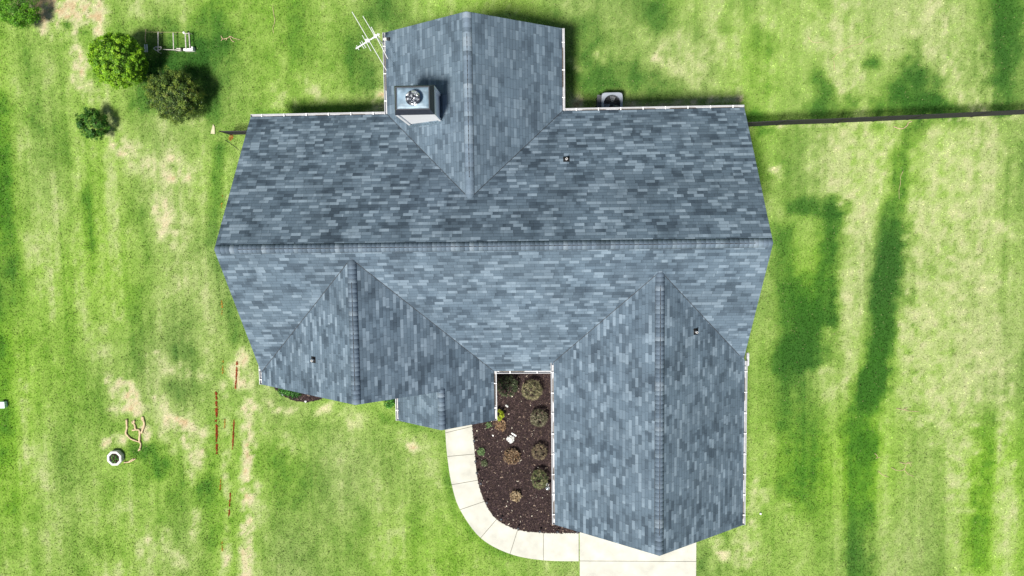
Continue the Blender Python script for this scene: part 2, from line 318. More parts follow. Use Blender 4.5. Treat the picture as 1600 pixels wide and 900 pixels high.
def lawn(x, y, fine=True):
    d = .13 + 0*x; mot = vnoise(x, y, .28, .34, 31)*1.6 + vnoise(x, y, .09, .1, 32)*.9
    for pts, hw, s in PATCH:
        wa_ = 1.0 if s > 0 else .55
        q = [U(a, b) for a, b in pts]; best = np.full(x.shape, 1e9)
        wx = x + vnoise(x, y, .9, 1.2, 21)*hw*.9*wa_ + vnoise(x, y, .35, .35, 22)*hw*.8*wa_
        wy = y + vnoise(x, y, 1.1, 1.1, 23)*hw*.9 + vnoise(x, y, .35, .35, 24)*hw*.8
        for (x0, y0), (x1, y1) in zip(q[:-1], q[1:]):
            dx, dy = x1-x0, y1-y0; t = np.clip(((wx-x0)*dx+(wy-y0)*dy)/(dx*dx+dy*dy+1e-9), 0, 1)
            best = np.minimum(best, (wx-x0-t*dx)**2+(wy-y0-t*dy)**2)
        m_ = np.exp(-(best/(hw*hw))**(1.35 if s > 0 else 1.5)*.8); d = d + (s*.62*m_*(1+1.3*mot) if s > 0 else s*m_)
    right = np.clip((x-9)/4, 0, 1); left = np.clip((-14-x)/3, 0, 1)
    d = d + (1-.5*right)*(.30*vnoise(x, y, 2.2, 3.6, 1) + .34*vnoise(x, y, .9, 1.8, 2) + .30*vnoise(x, y, .4, .6, 3))
    d = d + right*(.08 + .46*vnoise(x + .05*y, y, .55, 11, 4) + .2*vnoise(x+.05*y, y, .2, 6, 14)) + left*(.06 + .34*vnoise(x, y, .6, 7, 5) + .2*vnoise(x, y, .22, 4, 15) + .3*vnoise(x, y, 1.5, 2.2, 16)) + .30*vnoise(x, y, .18, .18, 6) + .22*vnoise(x, y, .07, .07, 8) + .20*vnoise(x, y, .16, 5, 51) + .16*vnoise(x, y, .45, 9, 52)
    cap = 1.4 - right*.84; d = np.where(d > cap-.4, cap-.4+.4*np.tanh((d-cap+.4)/.4)+.25*np.clip(mot, 0, 1)*(d > cap), d)
    viv = np.clip(.34 + 1.1*vnoise(x, y, 3, 5, 7) + .4*left*np.clip((-19-x)/3, 0, 1)+.3*right*np.clip((-8-y)/4,0,1), 0, 1)
    stops = np.array([-1.0, -.55, -.12, .28, .62, 1.0, 1.5])
    A = np.array([[.030,.105,.012], [.066,.160,.024], [.145,.245,.050], [.250,.350,.100], [.390,.445,.20], [.55,.51,.32], [.47,.36,.20]])
    B = np.array([[.034,.130,.007], [.070,.200,.012], [.155,.315,.022], [.255,.41,.062], [.37,.455,.17], [.55,.51,.32], [.47,.36,.20]])
    ca = np.stack([np.interp(d, stops, A[:, k]) for k in range(3)], -1); cb = np.stack([np.interp(d, stops, B[:, k]) for k in range(3)], -1)
    return ca*(1-viv[..., None]) + cb*viv[..., None], d
LG = 1.0
# ground sheet, out to the horizon
xs = np.concatenate([[-900,-300], np.arange(-120, -34.5, 1.5), np.arange(-34, 30.01, .16), np.arange(31.5, 120, 1.5), [300,900]])
ys = np.concatenate([[-900,-300], np.arange(-120, -23.5, 1.5), np.arange(-23, 16.01, .16), np.arange(17.5, 120, 1.5), [300,900]])
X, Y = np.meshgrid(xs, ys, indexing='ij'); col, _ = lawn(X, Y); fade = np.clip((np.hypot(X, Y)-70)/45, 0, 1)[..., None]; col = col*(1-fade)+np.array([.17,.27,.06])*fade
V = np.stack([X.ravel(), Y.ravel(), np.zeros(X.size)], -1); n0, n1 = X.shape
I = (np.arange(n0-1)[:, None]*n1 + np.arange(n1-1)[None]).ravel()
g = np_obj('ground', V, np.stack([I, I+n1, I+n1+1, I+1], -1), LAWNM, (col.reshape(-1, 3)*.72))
tag(g, kind='structure')

# ------------------------------------------------------------------ paths, driveway, mulch beds
def inpoly(x, y, poly):
    r = np.zeros(x.shape, bool); n = len(poly)
    for i in range(n):
        (x0, y0), (x1, y1) = poly[i], poly[(i+1) % n]
        c = ((y0 > y) != (y1 > y)) & (x < (x1-x0)*(y-y0)/((y1-y0) or 1e-9)+x0); r ^= c
    return r
def smooth_line(pts, n=6):
    out = []; P4 = [pts[0]] + pts + [pts[-1]]
    for i in range(1, len(P4)-2):
        p0, p1, p2, p3 = [np.array(q, float) for q in P4[i-1:i+3]]
        for t in np.arange(n)/n:
            out.append(tuple(.5*(2*p1+(p2-p0)*t+(2*p0-5*p1+4*p2-p3)*t*t+(3*p1-p0-3*p2+p3)*t**3)))
    out.append(tuple(pts[-1])); return out
outer = [U(*p) for p in [(694,640),(696,676),(699,713),(706,757),(719,796),(751,840),(797,865),(849,875),(904.5,876.5)]]
inner = [U(*p) for p in [(736,640),(738,666),(742,709),(746.5,750),(757,783),(776,811),(809,827),(849,832),(904.5,832.5)]]
bm = bmesh.new(); NS = 6
so, si = smooth_line(outer, NS), smooth_line(inner, NS)
for k in range(len(outer)-1):
    o = so[k*NS:(k+1)*NS+1]; i = si[k*NS:(k+1)*NS+1]
    def pull(a, b, d=.012):
        a, b = np.array(a), np.array(b); v = b-a; return tuple(a + v/np.linalg.norm(v)*d)
    o = [pull(o[0], o[1])] + o[1:-1] + [pull(o[-1], o[-2])]; i = [pull(i[0], i[1])] + i[1:-1] + [pull(i[-1], i[-2])]
    if k == 0: continue
    prism(bm, o + i[::-1], -.08, .035)
o = so[:NS+1]; i = si[:NS+1]; prism(bm, o[:-1]+[pull(o[-1], o[-2])]+[pull(i[-1], i[-2])]+i[:-1][::-1], -.08, .035)
tag(obj('walkway', bm, CONC), kind='structure')
dx0, dx1 = U(905.8, 876)[0], U(1087.5, 880)[0]; dyj = U(1000, 876.5)[1]
bm = bmesh.new(); yb = U(1000, 830)[1]
box(bm, dx0, dx1, dyj+.012, GYS+.45, -.08, .033)
yy = dyj-.012
for k in range(4):
    box(bm, dx0, (dx0+dx1)/2-.01 if k else dx1, yy-3.6, yy, -.08, .033)
    if k: box(bm, (dx0+dx1)/2+.01, dx1, yy-3.6, yy, -.08, .033)
    yy -= 3.62
yend = yy
tag(obj('driveway', bm, CONC), kind='structure')
bm = bmesh.new()                                  # dirt in the joints
prism(bm, [(x, y) for x, y in so] + si[::-1], -.06, .012); box(bm, dx0+.01, dx1-.01, yend+.02, GYS+.3, -.06, .010)
tag(obj('joint_soil', bm, JOINT), kind='structure')
bm = bmesh.new(); box(bm, PXL+.35, LXR-.5, PYS+.45, LYS+.6, -.05, .12)
porch_poly = [(PXL+.35,PYS+.45),(LXR-.5,PYS+.45),(LXR-.5,LYS+.6),(PXL+.35,LYS+.6)]
tag(obj('porch_floor', bm, CONC), kind='structure')
wall_g = GXL+.42
bed = [si[k] for k in range(4, len(si))][:-1] + [(dx0-.03, U(904,832.5)[1]), (dx0-.03, GYS+.45), (wall_g, GYS+.45), (wall_g, YS+.42), (LXR-.42, YS+.42), (LXR-.42, PYS+.45), (si[4][0], PYS+.45)]
bed = [(x+.012 if i < len(si)-6 else x, y) for i, (x, y) in enumerate(bed)]
bed2 = [U(*p) for p in smooth_line([(424,596),(430,607),(440,616),(455,624),(475,628),(492,626),(506,621),(530,606)], 4)] + [(U(530,606)[0], LYS+.45), (U(424,596)[0], LYS+.45)]
bm = bmesh.new()
for poly in (bed, bed2):
    v = [bm.verts.new((x, y, .02)) for x, y in poly]; f = bm.faces.new(v)
bmesh.ops.triangulate(bm, faces=bm.faces); bmesh.ops.recalc_face_normals(bm, faces=bm.faces)
for f in bm.faces:
    if f.normal.z < 0: f.normal_flip()
tag(obj('bed_soil', bm, SOIL), kind='structure')
# bark chips
def chips(poly, dens, seed):
    r = np.random.default_rng(seed); P_ = np.array(poly); lo, hi = P_.min(0), P_.max(0)
    n = int((hi-lo).prod()*dens); x = lo[0]+r.random(n)*(hi[0]-lo[0]); y = lo[1]+r.random(n)*(hi[1]-lo[1])
    k = inpoly(x, y, poly); return x[k], y[k]
cx_, cy_ = [np.concatenate(q) for q in zip(chips(bed, 1100, 1), chips(bed2, 1100, 2))]
n = len(cx_); a = RNG.random(n)*6.28; ln = .018+RNG.random(n)**2*.045; wd = ln*(.25+.4*RNG.random(n)); z = .028+RNG.random(n)*.03
t1 = (RNG.random(n)-.5)*1.0; t2 = (RNG.random(n)-.5)*1.2
ex = np.stack([np.cos(a)*ln, np.sin(a)*ln, t1*ln], -1); ey = np.stack([-np.sin(a)*wd, np.cos(a)*wd, t2*wd], -1)
c = np.stack([cx_, cy_, z], -1); V = np.stack([c-ex-ey, c+ex-ey*.7, c+ex*.8+ey, c-ex+ey*.8], 1).reshape(-1, 3)
tn = RNG.random(n); base = np.array([.027,.017,.018]); cc = base[None]*(.45+1.2*RNG.random((n, 1)))
cc[tn > .84] = np.array([.075,.05,.045])*(.7+.6*RNG.random((int((tn > .84).sum()), 1))); cc[tn > .98] = np.array([.24,.18,.14]); cc[tn > .996] = np.array([.6,.55,.45])
tag(np_obj('mulch', V, np.arange(4*n).reshape(-1, 4), CHIPM, np.repeat(cc, 4, 0)), 'dark brown bark mulch covering the planting beds beside the house', 'mulch', kind='stuff')

# grass blades
walk_poly = [(x, y) for x, y in so] + si[::-1]
drive_poly = [(dx0, yend), (dx1, yend), (dx1, GYS+.5), (dx0, GYS+.5)]
foot = [[(XL+.5,YS+.5),(XR-.5,YS+.5),(XR-.5,YN-.5),(XL+.5,YN-.5)], [(NXL+.5,YN-1),(NXR-.5,YN-1),(NXR-.5,NYN-.4),(NXL+.5,NYN-.4)],
        [(LXL+.5,LYS+.5),(LXR-.5,LYS+.5),(LXR-.5,YS+1),(LXL+.5,YS+1)], [(GXL+.4,GYS+.4),(GXR-.5,GYS+.4),(GXR-.5,YS+1),(GXL+.4,YS+1)]]
n = 620000
x = -31 + 58*RNG.random(n); y = -20.5 + 33.5*RNG.random(n); keep = np.ones(n, bool)
for pl in [walk_poly, drive_poly, bed, bed2, porch_poly] + foot: keep &= ~inpoly(x, y, pl)
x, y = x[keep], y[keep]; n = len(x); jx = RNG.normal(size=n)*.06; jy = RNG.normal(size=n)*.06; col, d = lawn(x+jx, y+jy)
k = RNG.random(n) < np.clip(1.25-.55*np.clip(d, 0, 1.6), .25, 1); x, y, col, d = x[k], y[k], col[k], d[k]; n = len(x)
a = RNG.random(n)*6.28; b_ = RNG.random(n)*6.28; wdt = .016+.018*RNG.random(n); ln = (.028+.035*RNG.random(n)); h = (.018+.035*RNG.random(n))*np.clip(1.15-.35*d, .5, 1.5)
c = np.stack([x, y, np.full(n, -.002)], -1); s1 = np.stack([np.cos(a)*wdt, np.sin(a)*wdt, 0*a], -1)
tip = np.stack([np.cos(b_)*ln, np.sin(b_)*ln, h], -1)
V = np.stack([c-s1, c+s1, c+tip], 1).reshape(-1, 3)
grit = np.clip(1 + .8*vnoise(x, y, .10, .12, 41) + .6*vnoise(x, y, .055, .055, 42) + .35*vnoise(x, y, .13, 5, 44) + .3*vnoise(x, y, .5, 12, 45) + .35*vnoise(x, y, .3, .3, 43), .25, 2)[:, None]
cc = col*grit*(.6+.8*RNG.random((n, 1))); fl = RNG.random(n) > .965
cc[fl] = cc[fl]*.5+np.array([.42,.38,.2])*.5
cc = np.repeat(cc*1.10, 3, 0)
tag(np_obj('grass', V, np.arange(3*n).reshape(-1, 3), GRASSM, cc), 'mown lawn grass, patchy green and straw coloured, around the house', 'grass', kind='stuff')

# ------------------------------------------------------------------ the house
house = empty('house', (-2, -3, 0), 'large house with blue grey shingle roof, crossing gables and white gutters', 'house')
def slab(bm, poly, n, udir, origin, th=.05, shingle=0, trim=1):
    """roof plane: shingle top with UVs in metres along the eave and up the slope"""
    uvl = bm.loops.layers.uv.get('metres') or bm.loops.layers.uv.new('metres')
    n = Vector(n).normalized(); u = Vector(udir).normalized(); v = n.cross(u); o = Vector(origin)
    if v.z < 0: v = -v
    top = [bm.verts.new(p) for p in poly]; bot = [bm.verts.new(Vector(p)-n*th) for p in poly]
    f = bm.faces.new(top); f.normal_update()
    if f.normal.dot(n) < 0: f.normal_flip()
    f.material_index = shingle
    for lp in f.loops:
        q = lp.vert.co - o; lp[uvl].uv = (q.dot(u), q.dot(v))
    f = bm.faces.new(bot); f.material_index = trim; f.normal_update()
    if f.normal.dot(n) > 0: f.normal_flip()
    m = len(poly)
    for i in range(m):
        f = bm.faces.new((top[i], bot[i], bot[(i+1) % m], top[(i+1) % m])); f.material_index = shingle
EP = .06
sn, ss, sw_, se = (0, P, 1), (0, -P, 1), (-P, 0, 1), (P, 0, 1)
# main roof
bm = bmesh.new()
slab(bm, [(XL,YN,E0),(XR,YN,E0),(XR,ym,zr),(XL,ym,zr)], sn, (1,0,0), (XL,YN,E0), shingle=0, trim=2)
slab(bm, [(XL,YS,E0),(XR,YS,E0),(XR,ym,zr),(XL,ym,zr)], ss, (1,0,0), (XL,YS,E0), shingle=1, trim=2)
roof = obj('roof', bm, [SH[0], SH[1], TRIM], house, world=True); tag(roof, 'main roof of the house, its ridge running left to right')
def wing(xl, xr, xm, y_end, ze, zm, y_eave_int, y_apex, m, label, extra_east=None):
    bm = bmesh.new(); s = 1 if y_apex > y_end else -1
    W = [(xl,y_end,ze),(xl,y_eave_int+s*EP,ze),(xm,y_apex+s*EP,zm),(xm,y_end,zm)]
    slab(bm, W, sw_, (0,1,0), (xl,y_end,ze), shingle=0, trim=1)
    En = extra_east or [(xr,y_end,ze),(xr,y_eave_int+s*EP,ze),(xm,y_apex+s*EP,zm),(xm,y_end,zm)]
    slab(bm, En, se, (0,1,0), (xr,y_end+.7,ze), shingle=0, trim=1)
    o = obj('wing_roof', bm, [m, TRIM], house, world=True); tag(o, label); return o
nap = YN-(nz-E0)/P; lap = YS+(lz-E0)/P; gint = YS+(GZ-E0)/P; gap_ = YS+(gz-E0)/P
w_n = wing(NXL, NXR, nx, NYN, E0, nz, YN, nap, SH[4], 'rear gable roof with the chimney on it')
w_l = wing(LXL, LXR, lx, LYS, E0, lz, YS, lap, SH[2], 'front gable roof left of the planting bed',
     [(LXR,PYS,E0),(LXR,YS+EP,E0),(lx,lap+EP,lz),(lx,LYS,lz),(px_,LYS,pz),(px_,PYS,pz)])
w_g = wing(GXL, GXR, gx, GYS, GZ, gz, gint, gap_, SH[3], 'garage roof over the driveway')
bm = bmesh.new()
slab(bm, [(PXL,PYS,E0),(PXL,LYS+.5,E0),(px_,LYS+.5,pz-.004),(px_,PYS,pz-.004)], sw_, (0,1,0), (PXL,PYS,E0), shingle=0, trim=1)
w_p = obj('porch_roof', bm, [SH[4], TRIM], house, world=True); tag(w_p, 'left slope of the small porch gable')
# white fascia and rake boards under the shingles
bm = bmesh.new()
def board(a, b, th=.03, h=.17, drop=.055):
    bm = bmesh.new()
    a, b = Vector(a), Vector(b); d = (b-a).normalized(); s = d.cross(Vector((0,0,1))).normalized()*th/2
    up = Vector((0,0,1)); q = [a-s-up*(drop+h), a+s-up*(drop+h), a+s-up*drop, a-s-up*drop]
    q2 = [p+(b-a) for p in q]; A = [bm.verts.new(p) for p in q]; B = [bm.verts.new(p) for p in q2]
    for i in range(4): bm.faces.new((A[i], A[(i+1)%4], B[(i+1)%4], B[i]))
    bm.faces.new(A[::-1]); bm.faces.new(B); bmesh.ops.recalc_face_normals(bm, faces=bm.faces)
    obj('rake_board', bm, TRIM, house, world=True)
I_ = .045
for X0, s in ((XL+I_, 1), (XR-I_, -1)):
    board((X0,YN-.02,E0), (X0,ym,zr)); 
    board((X0,YS+.02 if s > 0 else gint,E0 if s > 0 else GZ), (X0,ym,zr))
for (a_, b_2, m_, yy, ze, zm, s) in ((NXL,NXR,nx,NYN,E0,nz,-1),(LXL,LXR,lx,LYS,E0,lz,1),(GXL,GXR,gx,GYS,GZ,gz,1)):
    board((a_+.02,yy+s*I_,ze),(m_,yy+s*I_,zm))
    if m_ == lx: board((m_,yy+s*I_,zm),(px_,yy+s*I_,pz))
    else: board((m_,yy+s*I_,zm),(b_2-.02,yy+s*I_,ze))
board((PXL+.02,PYS+I_,E0),(px_,PYS+I_,pz)); board((px_,PYS+I_,pz),(LXR-.02,PYS+I_,E0))
# valley lines: narrow dark cuts where two slopes meet
for a, b in (((NXL,YN,E0),(nx,nap,nz)), ((NXR,YN,E0),(nx,nap,nz)), ((LXL,YS,E0),(lx,lap,lz)), ((LXR,YS,E0),(lx,lap,lz)), ((GXL,gint,GZ),(gx,gap_,gz)), ((GXR-.3,gint+.3,GZ+.3*P),(gx,gap_,gz))):
    bm = bmesh.new(); tube(bm, [Vector(a)+Vector((0,0,-.006)), Vector(b)+Vector((0,0,-.006))], .018, 6); obj('valley_seam', bm, RUBBER, roof, world=True)
# ridge caps: one folded shingle after another
def ridge_caps(a, b, slope_dir, parent, label, flip=False, rad=.17):
    a, b = Vector(a), Vector(b); d = (b-a); L_ = d.length; d.normalize(); s = d.cross(Vector((0,0,1))).normalized()
    n = int(L_/.19); V = []; Fc = []; T = []
    r = random.Random(hash(label) % 1000 if False else len(label)*7)
    for i in range(n):
        t0 = i*L_/n; t1 = t0 + L_/n*1.18; lift0, lift1 = .022, .034
        tone = r.choice([(.085,.118,.155)]*5+[(.10,.135,.175)]*4+[(.125,.165,.205)]*2+[(.155,.195,.235)]+[(.072,.10,.13)]*2)
        k = .93+.14*r.random(); rr = rad*(1+.03*(r.random()-.5))
        k0 = len(V)
        for t, lf in ((t0, lift0), (min(t1, L_), lift1)):
            c = a + d*t + Vector((0, 0, lf))
            for sx, dz in ((-1, -P*rr), (-.22, -P*rr*.16), (.22, -P*rr*.16), (1, -P*rr)):
                V.append(tuple(c + s*rr*sx + Vector((0, 0, dz)))); T.append([q*k*1.2 for q in tone])
            for sx, dz in ((-1, -P*rr-.012), (1, -P*rr-.012)):
                V.append(tuple(c + s*rr*sx + Vector((0, 0, dz-lf*.6)))); T.append([q*k*.5 for q in tone])
        Fc += [(k0, k0+1, k0+7, k0+6), (k0+1, k0+2, k0+8, k0+7), (k0+2, k0+3, k0+9, k0+8), (k0+4, k0, k0+6, k0+10), (k0+3, k0+5, k0+11, k0+9), (k0+6, k0+7, k0+8, k0+9), (k0+10, k0+6, k0+9, k0+11)]
    off = parent.location + house.location
    V = np.array(V) - np.array(off)
    return np_obj('ridge_cap', V, np.array(Fc), CAPM, np.array(T), parent)
ridge_caps((XL+.02,ym,zr), (XR-.02,ym,zr), 0, roof, 'main ridge', rad=.185)
ridge_caps((nx,NYN-.02,nz), (nx,nap-.15,nz), 0, w_n, 'rear ridge x', rad=.19)
ridge_caps((lx,LYS+.02,lz), (lx,lap+.1,lz), 0, w_l, 'front ridge xyz', rad=.19)
ridge_caps((gx,GYS+.02,gz), (gx,gap_+.1,gz), 0, w_g, 'garage ridge wxyz', rad=.19)
ridge_caps((px_,PYS+.02,pz), (px_,LYS+.1,pz), 0, w_p, 'porch', rad=.17)
# ridge vents: raised strip the caps lie on
def ridge_vent(a, b, parent, rad=.21):
    bm = bmesh.new(); a, b = Vector(a), Vector(b); d = (b-a).normalized(); s = d.cross(Vector((0,0,1))).normalized()
    q = [(-1, -P*rad+.012), (-1, -P*rad-.02), (0, -.03), (1, -P*rad-.02), (1, -P*rad+.012), (0, .016)]
    A = [bm.verts.new(a+s*rad*x+Vector((0,0,z))) for x, z in q]; B = [bm.verts.new(b+s*rad*x+Vector((0,0,z))) for x, z in q]
    for i in range(6): bm.faces.new((A[i], A[(i+1)%6], B[(i+1)%6], B[i]))
    bm.faces.new(A[::-1]); bm.faces.new(B); bmesh.ops.recalc_face_normals(bm, faces=bm.faces)
    obj('ridge_vent', bm, RUBBER, parent, world=True)
ridge_vent((XL+1.0,ym,zr), (XR-.7,ym,zr), roof, .195); ridge_vent((nx,NYN-.9,nz), (nx,nap+.9,nz), w_n, .2)
ridge_vent((lx,LYS+.6,lz), (lx,lap-1.0,lz), w_l, .2); ridge_vent((gx,GYS+.9,gz), (gx,gap_-.6,gz), w_g, .2)

# walls
bm = bmesh.new()
def gable_prism(x0, x1, y0, y1, ze, along, z0=0):
    t = -.10
    if along == 'x':
        zt = ze + P*((y1-y0)/2+.42)+t-.0; ev = ze+P*.42+t
        prof = [(y0,z0),(y1,z0),(y1,ev),((y0+y1)/2,zt),(y0,ev)]
        A = [bm.verts.new((x0,a,b)) for a, b in prof]; B = [bm.verts.new((x1,a,b)) for a, b in prof]
    else:
        zt = ze + P*((x1-x0)/2+.42)+t; ev = ze+P*.42+t
        prof = [(x0,z0),(x1,z0),(x1,ev),((x0+x1)/2,zt),(x0,ev)]
        A = [bm.verts.new((a,y0,b)) for a, b in prof]; B = [bm.verts.new((a,y1,b)) for a, b in prof]
    for i in range(5): bm.faces.new((A[i], A[(i+1)%5], B[(i+1)%5], B[i]))
    bm.faces.new(A); bm.faces.new(B)
o_ = .42
gable_prism(XL+.3, XR-.32, YS+o_, YN-o_, E0, 'x')
gable_prism(NXL+o_, NXR-o_, YN-2, NYN-.3, E0, 'y'); gable_prism(LXL+o_, LXR-o_, LYS+.3, YS+3, E0, 'y'); gable_prism(GXL+o_, GXR-o_, GYS+.3, YS+3, GZ, 'y')
bmesh.ops.recalc_face_normals(bm, faces=bm.faces)
obj('wall', bm, SIDING, house, world=True)
# windows, doors
def window(x, y, z0, wdt, h, face):
    """face: 'n','s','e','w' outward side"""
    def place(bm, a0, a1, z0, z1, d0, d1):
        if face in 'sn':
            s = -1 if face == 's' else 1; lo, hi = sorted((y+s*d0, y+s*d1)); box(bm, x+a0, x+a1, lo, hi, z0, z1)
        else:
            s = -1 if face == 'w' else 1; lo, hi = sorted((x+s*d0, x+s*d1)); box(bm, lo, hi, y+a0, y+a1, z0, z1)
    bm = bmesh.new(); hw = wdt/2
    for a0, a1, b0, b1 in ((-hw,hw,z0,z0+.07),(-hw,hw,z0+h-.07,z0+h),(-hw,-hw+.07,z0+.07,z0+h-.07),(hw-.07,hw,z0+.07,z0+h-.07),(-hw+.07,hw-.07,z0+h/2-.025,z0+h/2+.025)):
        place(bm, a0, a1, b0, b1, -.02, .04)
    fr = obj('window', bm, TRIM, house, world=True)
    bm = bmesh.new(); place(bm, -hw+.06, hw-.06, z0+.06, z0+h-.06, -.02, .012); obj('pane', bm, GLASS, fr, world=True)
    return fr
for xx in (-12.0, -9.4, 3.6, 6.6): window(xx, YN-o_, .9, 1.2, 1.5, 'n')
for xx in (-4.6, -1.2): window(xx, NYN-.3, .9, 1.3, 1.5, 'n')
for yy in (2.6, -1.5): window(XR-.32, yy, .9, 1.1, 1.5, 'e'); window(XL+.3, yy, .9, 1.1, 1.5, 'w')
window(lx-1.3, LYS+.3, .8, 2.0, 1.7, 's'); window(-.8, YS+o_, .9, 1.5, 1.4, 's'); window(GXR-o_, -10.5, 1.0, 1.0, 1.3, 'e'); window(GXL+o_, -10.5, 1.0, .9, 1.2, 'w')
bm = bmesh.new(); box(bm, gx-2.45, gx+2.45, GYS+.27, GYS+.32, .03, 2.3)
gd = obj('garage_door', bm, TRIM, house, world=True)
for k in range(4):
    for j in range(8):
        bm = bmesh.new(); box(bm, gx-2.35+j*.59, gx-2.35+j*.59+.5, GYS+.255, GYS+.272, .12+k*.55, .52+k*.55); obj('door_panel', bm, TRIM, gd, world=True)
bm = bmesh.new(); box(bm, px_-.05, px_+.9, LYS+.26, LYS+.31, .12, 2.2); fd = obj('front_door', bm, mat('door_paint', (.05,.03,.02), .4), house, world=True)
bm = bmesh.new(); tube(bm, [(px_+.8,LYS+.22,1.05),(px_+.8,LYS+.27,1.05)], .03, 10); obj('handle', bm, SCRAP, fd, world=True)
for cx in (PXL+.55, LXR-.7):
    bm = bmesh.new(); box(bm, cx-.12, cx+.12, PYS+.5, PYS+.74, .12, .3); box(bm, cx-.09, cx+.09, PYS+.53, PYS+.71, .3, E0-.05); obj('porch_column', bm, TRIM, house, world=True)

# gutters: open troughs with hangers across them
def gutter(a, b, out, ze, label=None, end0=True, end1=True):
    """a, b: (x,y) along the eave; out: unit outward vector"""
    a = Vector((*a, 0)); b = Vector((*b, 0)); ov = Vector((*out, 0)); bm = bmesh.new()
    prof = [(-.005,-.03),(-.005,-.13),(.075,-.13),(.115,-.075),(.115,-.035),(.128,-.03),(.128,-.018),(.103,-.018),(.103,-.07),(.068,-.118),(.008,-.118),(.008,-.03)]
    A = [bm.verts.new(a+ov*o+Vector((0,0,ze+z))) for o, z in prof]; B = [bm.verts.new(b+ov*o+Vector((0,0,ze+z))) for o, z in prof]
    m = len(prof)
    for i in range(m): bm.faces.new((A[i], A[(i+1)%m], B[(i+1)%m], B[i]))
    bm.faces.new(A[::-1]); bm.faces.new(B)
    d = (b-a).normalized()
    for e, f in ((a, end0), (b, end1)):
        if f:
            e2 = [(-.005,-.132),(.075,-.132),(.117,-.075),(.117,-.016),(-.005,-.016)]
            q = [bm.verts.new(e+d*.004+ov*o+Vector((0,0,ze+z))) for o, z in e2]; q2 = [bm.verts.new(e-d*.004+ov*o+Vector((0,0,ze+z))) for o, z in e2]
            for i in range(5): bm.faces.new((q[i], q[(i+1)%5], q2[(i+1)%5], q2[i]))
            bm.faces.new(q); bm.faces.new(q2[::-1])
    bmesh.ops.recalc_face_normals(bm, faces=bm.faces)
    g_ = obj('gutter', bm, GUT, house, world=True)
    if label: tag(g_, label)
    L_ = (b-a).length; n = max(2, int(L_/.95))
    for i in range(n):
        t = (i+.5)*L_/n; c = a+d*t; bm = bmesh.new()
        q = [c-d*.02+ov*-.01, c+d*.02+ov*-.01, c+d*.02+ov*.125, c-d*.02+ov*.125]
        lo = [bm.verts.new(p+Vector((0,0,ze-.018))) for p in q]; hi = [bm.verts.new(p+Vector((0,0,ze-.006))) for p in q]
        for k in range(4): bm.faces.new((lo[k], lo[(k+1)%4], hi[(k+1)%4], hi[k]))
        bm.faces.new(lo[::-1]); bm.faces.new(hi); bmesh.ops.recalc_face_normals(bm, faces=bm.faces)
        obj('hanger', bm, TRIM, g_, world=True)
    rr = random.Random(int(L_*100))
    t = rr.random()
    while t < L_-1.0:                                # damp leaf litter lying in stretches of the trough
        bm = bmesh.new(); e = min(L_-.1, t+.3+rr.random()*1.6); zz = Vector((0,0,ze-.1)); wi = .035+.03*rr.random()
        q = [a+d*t+ov*.01+zz, a+d*e+ov*.01+zz, a+d*(e-.1)+ov*wi+zz, a+d*(t+.1)+ov*wi+zz]
        lo = [bm.verts.new(p-Vector((0,0,.01))) for p in q]; hi = [bm.verts.new(p) for p in q]
        for k in range(4): bm.faces.new((lo[k], lo[(k+1)%4], hi[(k+1)%4], hi[k]))
        bm.faces.new(lo[::-1]); bm.faces.new(hi); t = e+.2+rr.random()*1.5
        bmesh.ops.recalc_face_normals(bm, faces=bm.faces); obj('leaf_litter', bm, SEALED, g_, world=True)
    return g_
gutter((XL,YN),(NXL-.13,YN),(0,1),E0); gutter((NXR+.13,YN),(XR,YN),(0,1),E0)
gutter((NXL,NYN),(NXL,YN),(-1,0),E0,end1=False); gutter((NXR,NYN),(NXR,YN),(1,0),E0,end1=False)
gutter((LXR+.13,YS),(GXL-.13,YS),(0,-1),E0); gutter((LXR,PYS),(LXR,YS),(1,0),E0)
gutter((PXL,PYS),(PXL,LYS+.2),(-1,0),E0); gutter((LXL,LYS),(LXL,YS+.35),(-1,0),E0)
gutter((GXL,GYS),(GXL,gint),(-1,0),GZ); gutter((GXR,GYS),(GXR,gint),(1,0),GZ)
# downspouts
def spout(x, y, vx, vy, ze):
    bm = bmesh.new(); tube(bm, [(x,y,ze-.1),(x,y,ze-.25),(x+vx,y+vy,ze-.6),(x+vx,y+vy,.25),(x+vx-vx*.8,y+vy-vy*.8,.1)], .045, 8); obj('downspout', bm, GUT, house, world=True, smooth=True)
spout(GXR+.06, gint-.25, -.42, 0, GZ); spout(XR-.6, YN+.06, 0, -.42, E0); spout(XL+.6, YN+.06, 0, -.42, E0); spout(LXR+.06, PYS+.5, -.5, 0, E0); spout(GXL-.06, GYS+.4, .42, 0, GZ); spout(LXL-.06, LYS+.4, .42, 0, E0)
bm = bmesh.new(); yb0 = U(1171,573,GZ)[1]; yb1 = U(1171,552,GZ)[1]     # elbow box seen beside the garage gutter
box(bm, GXR+.135, GXR+.24, yb0, yb1, GZ-.32, GZ-.12); bmesh.ops.bevel(bm, geom=bm.edges[:], offset=.03, segments=2, affect='EDGES')
obj('leader_head', bm, GUT, house, world=True)

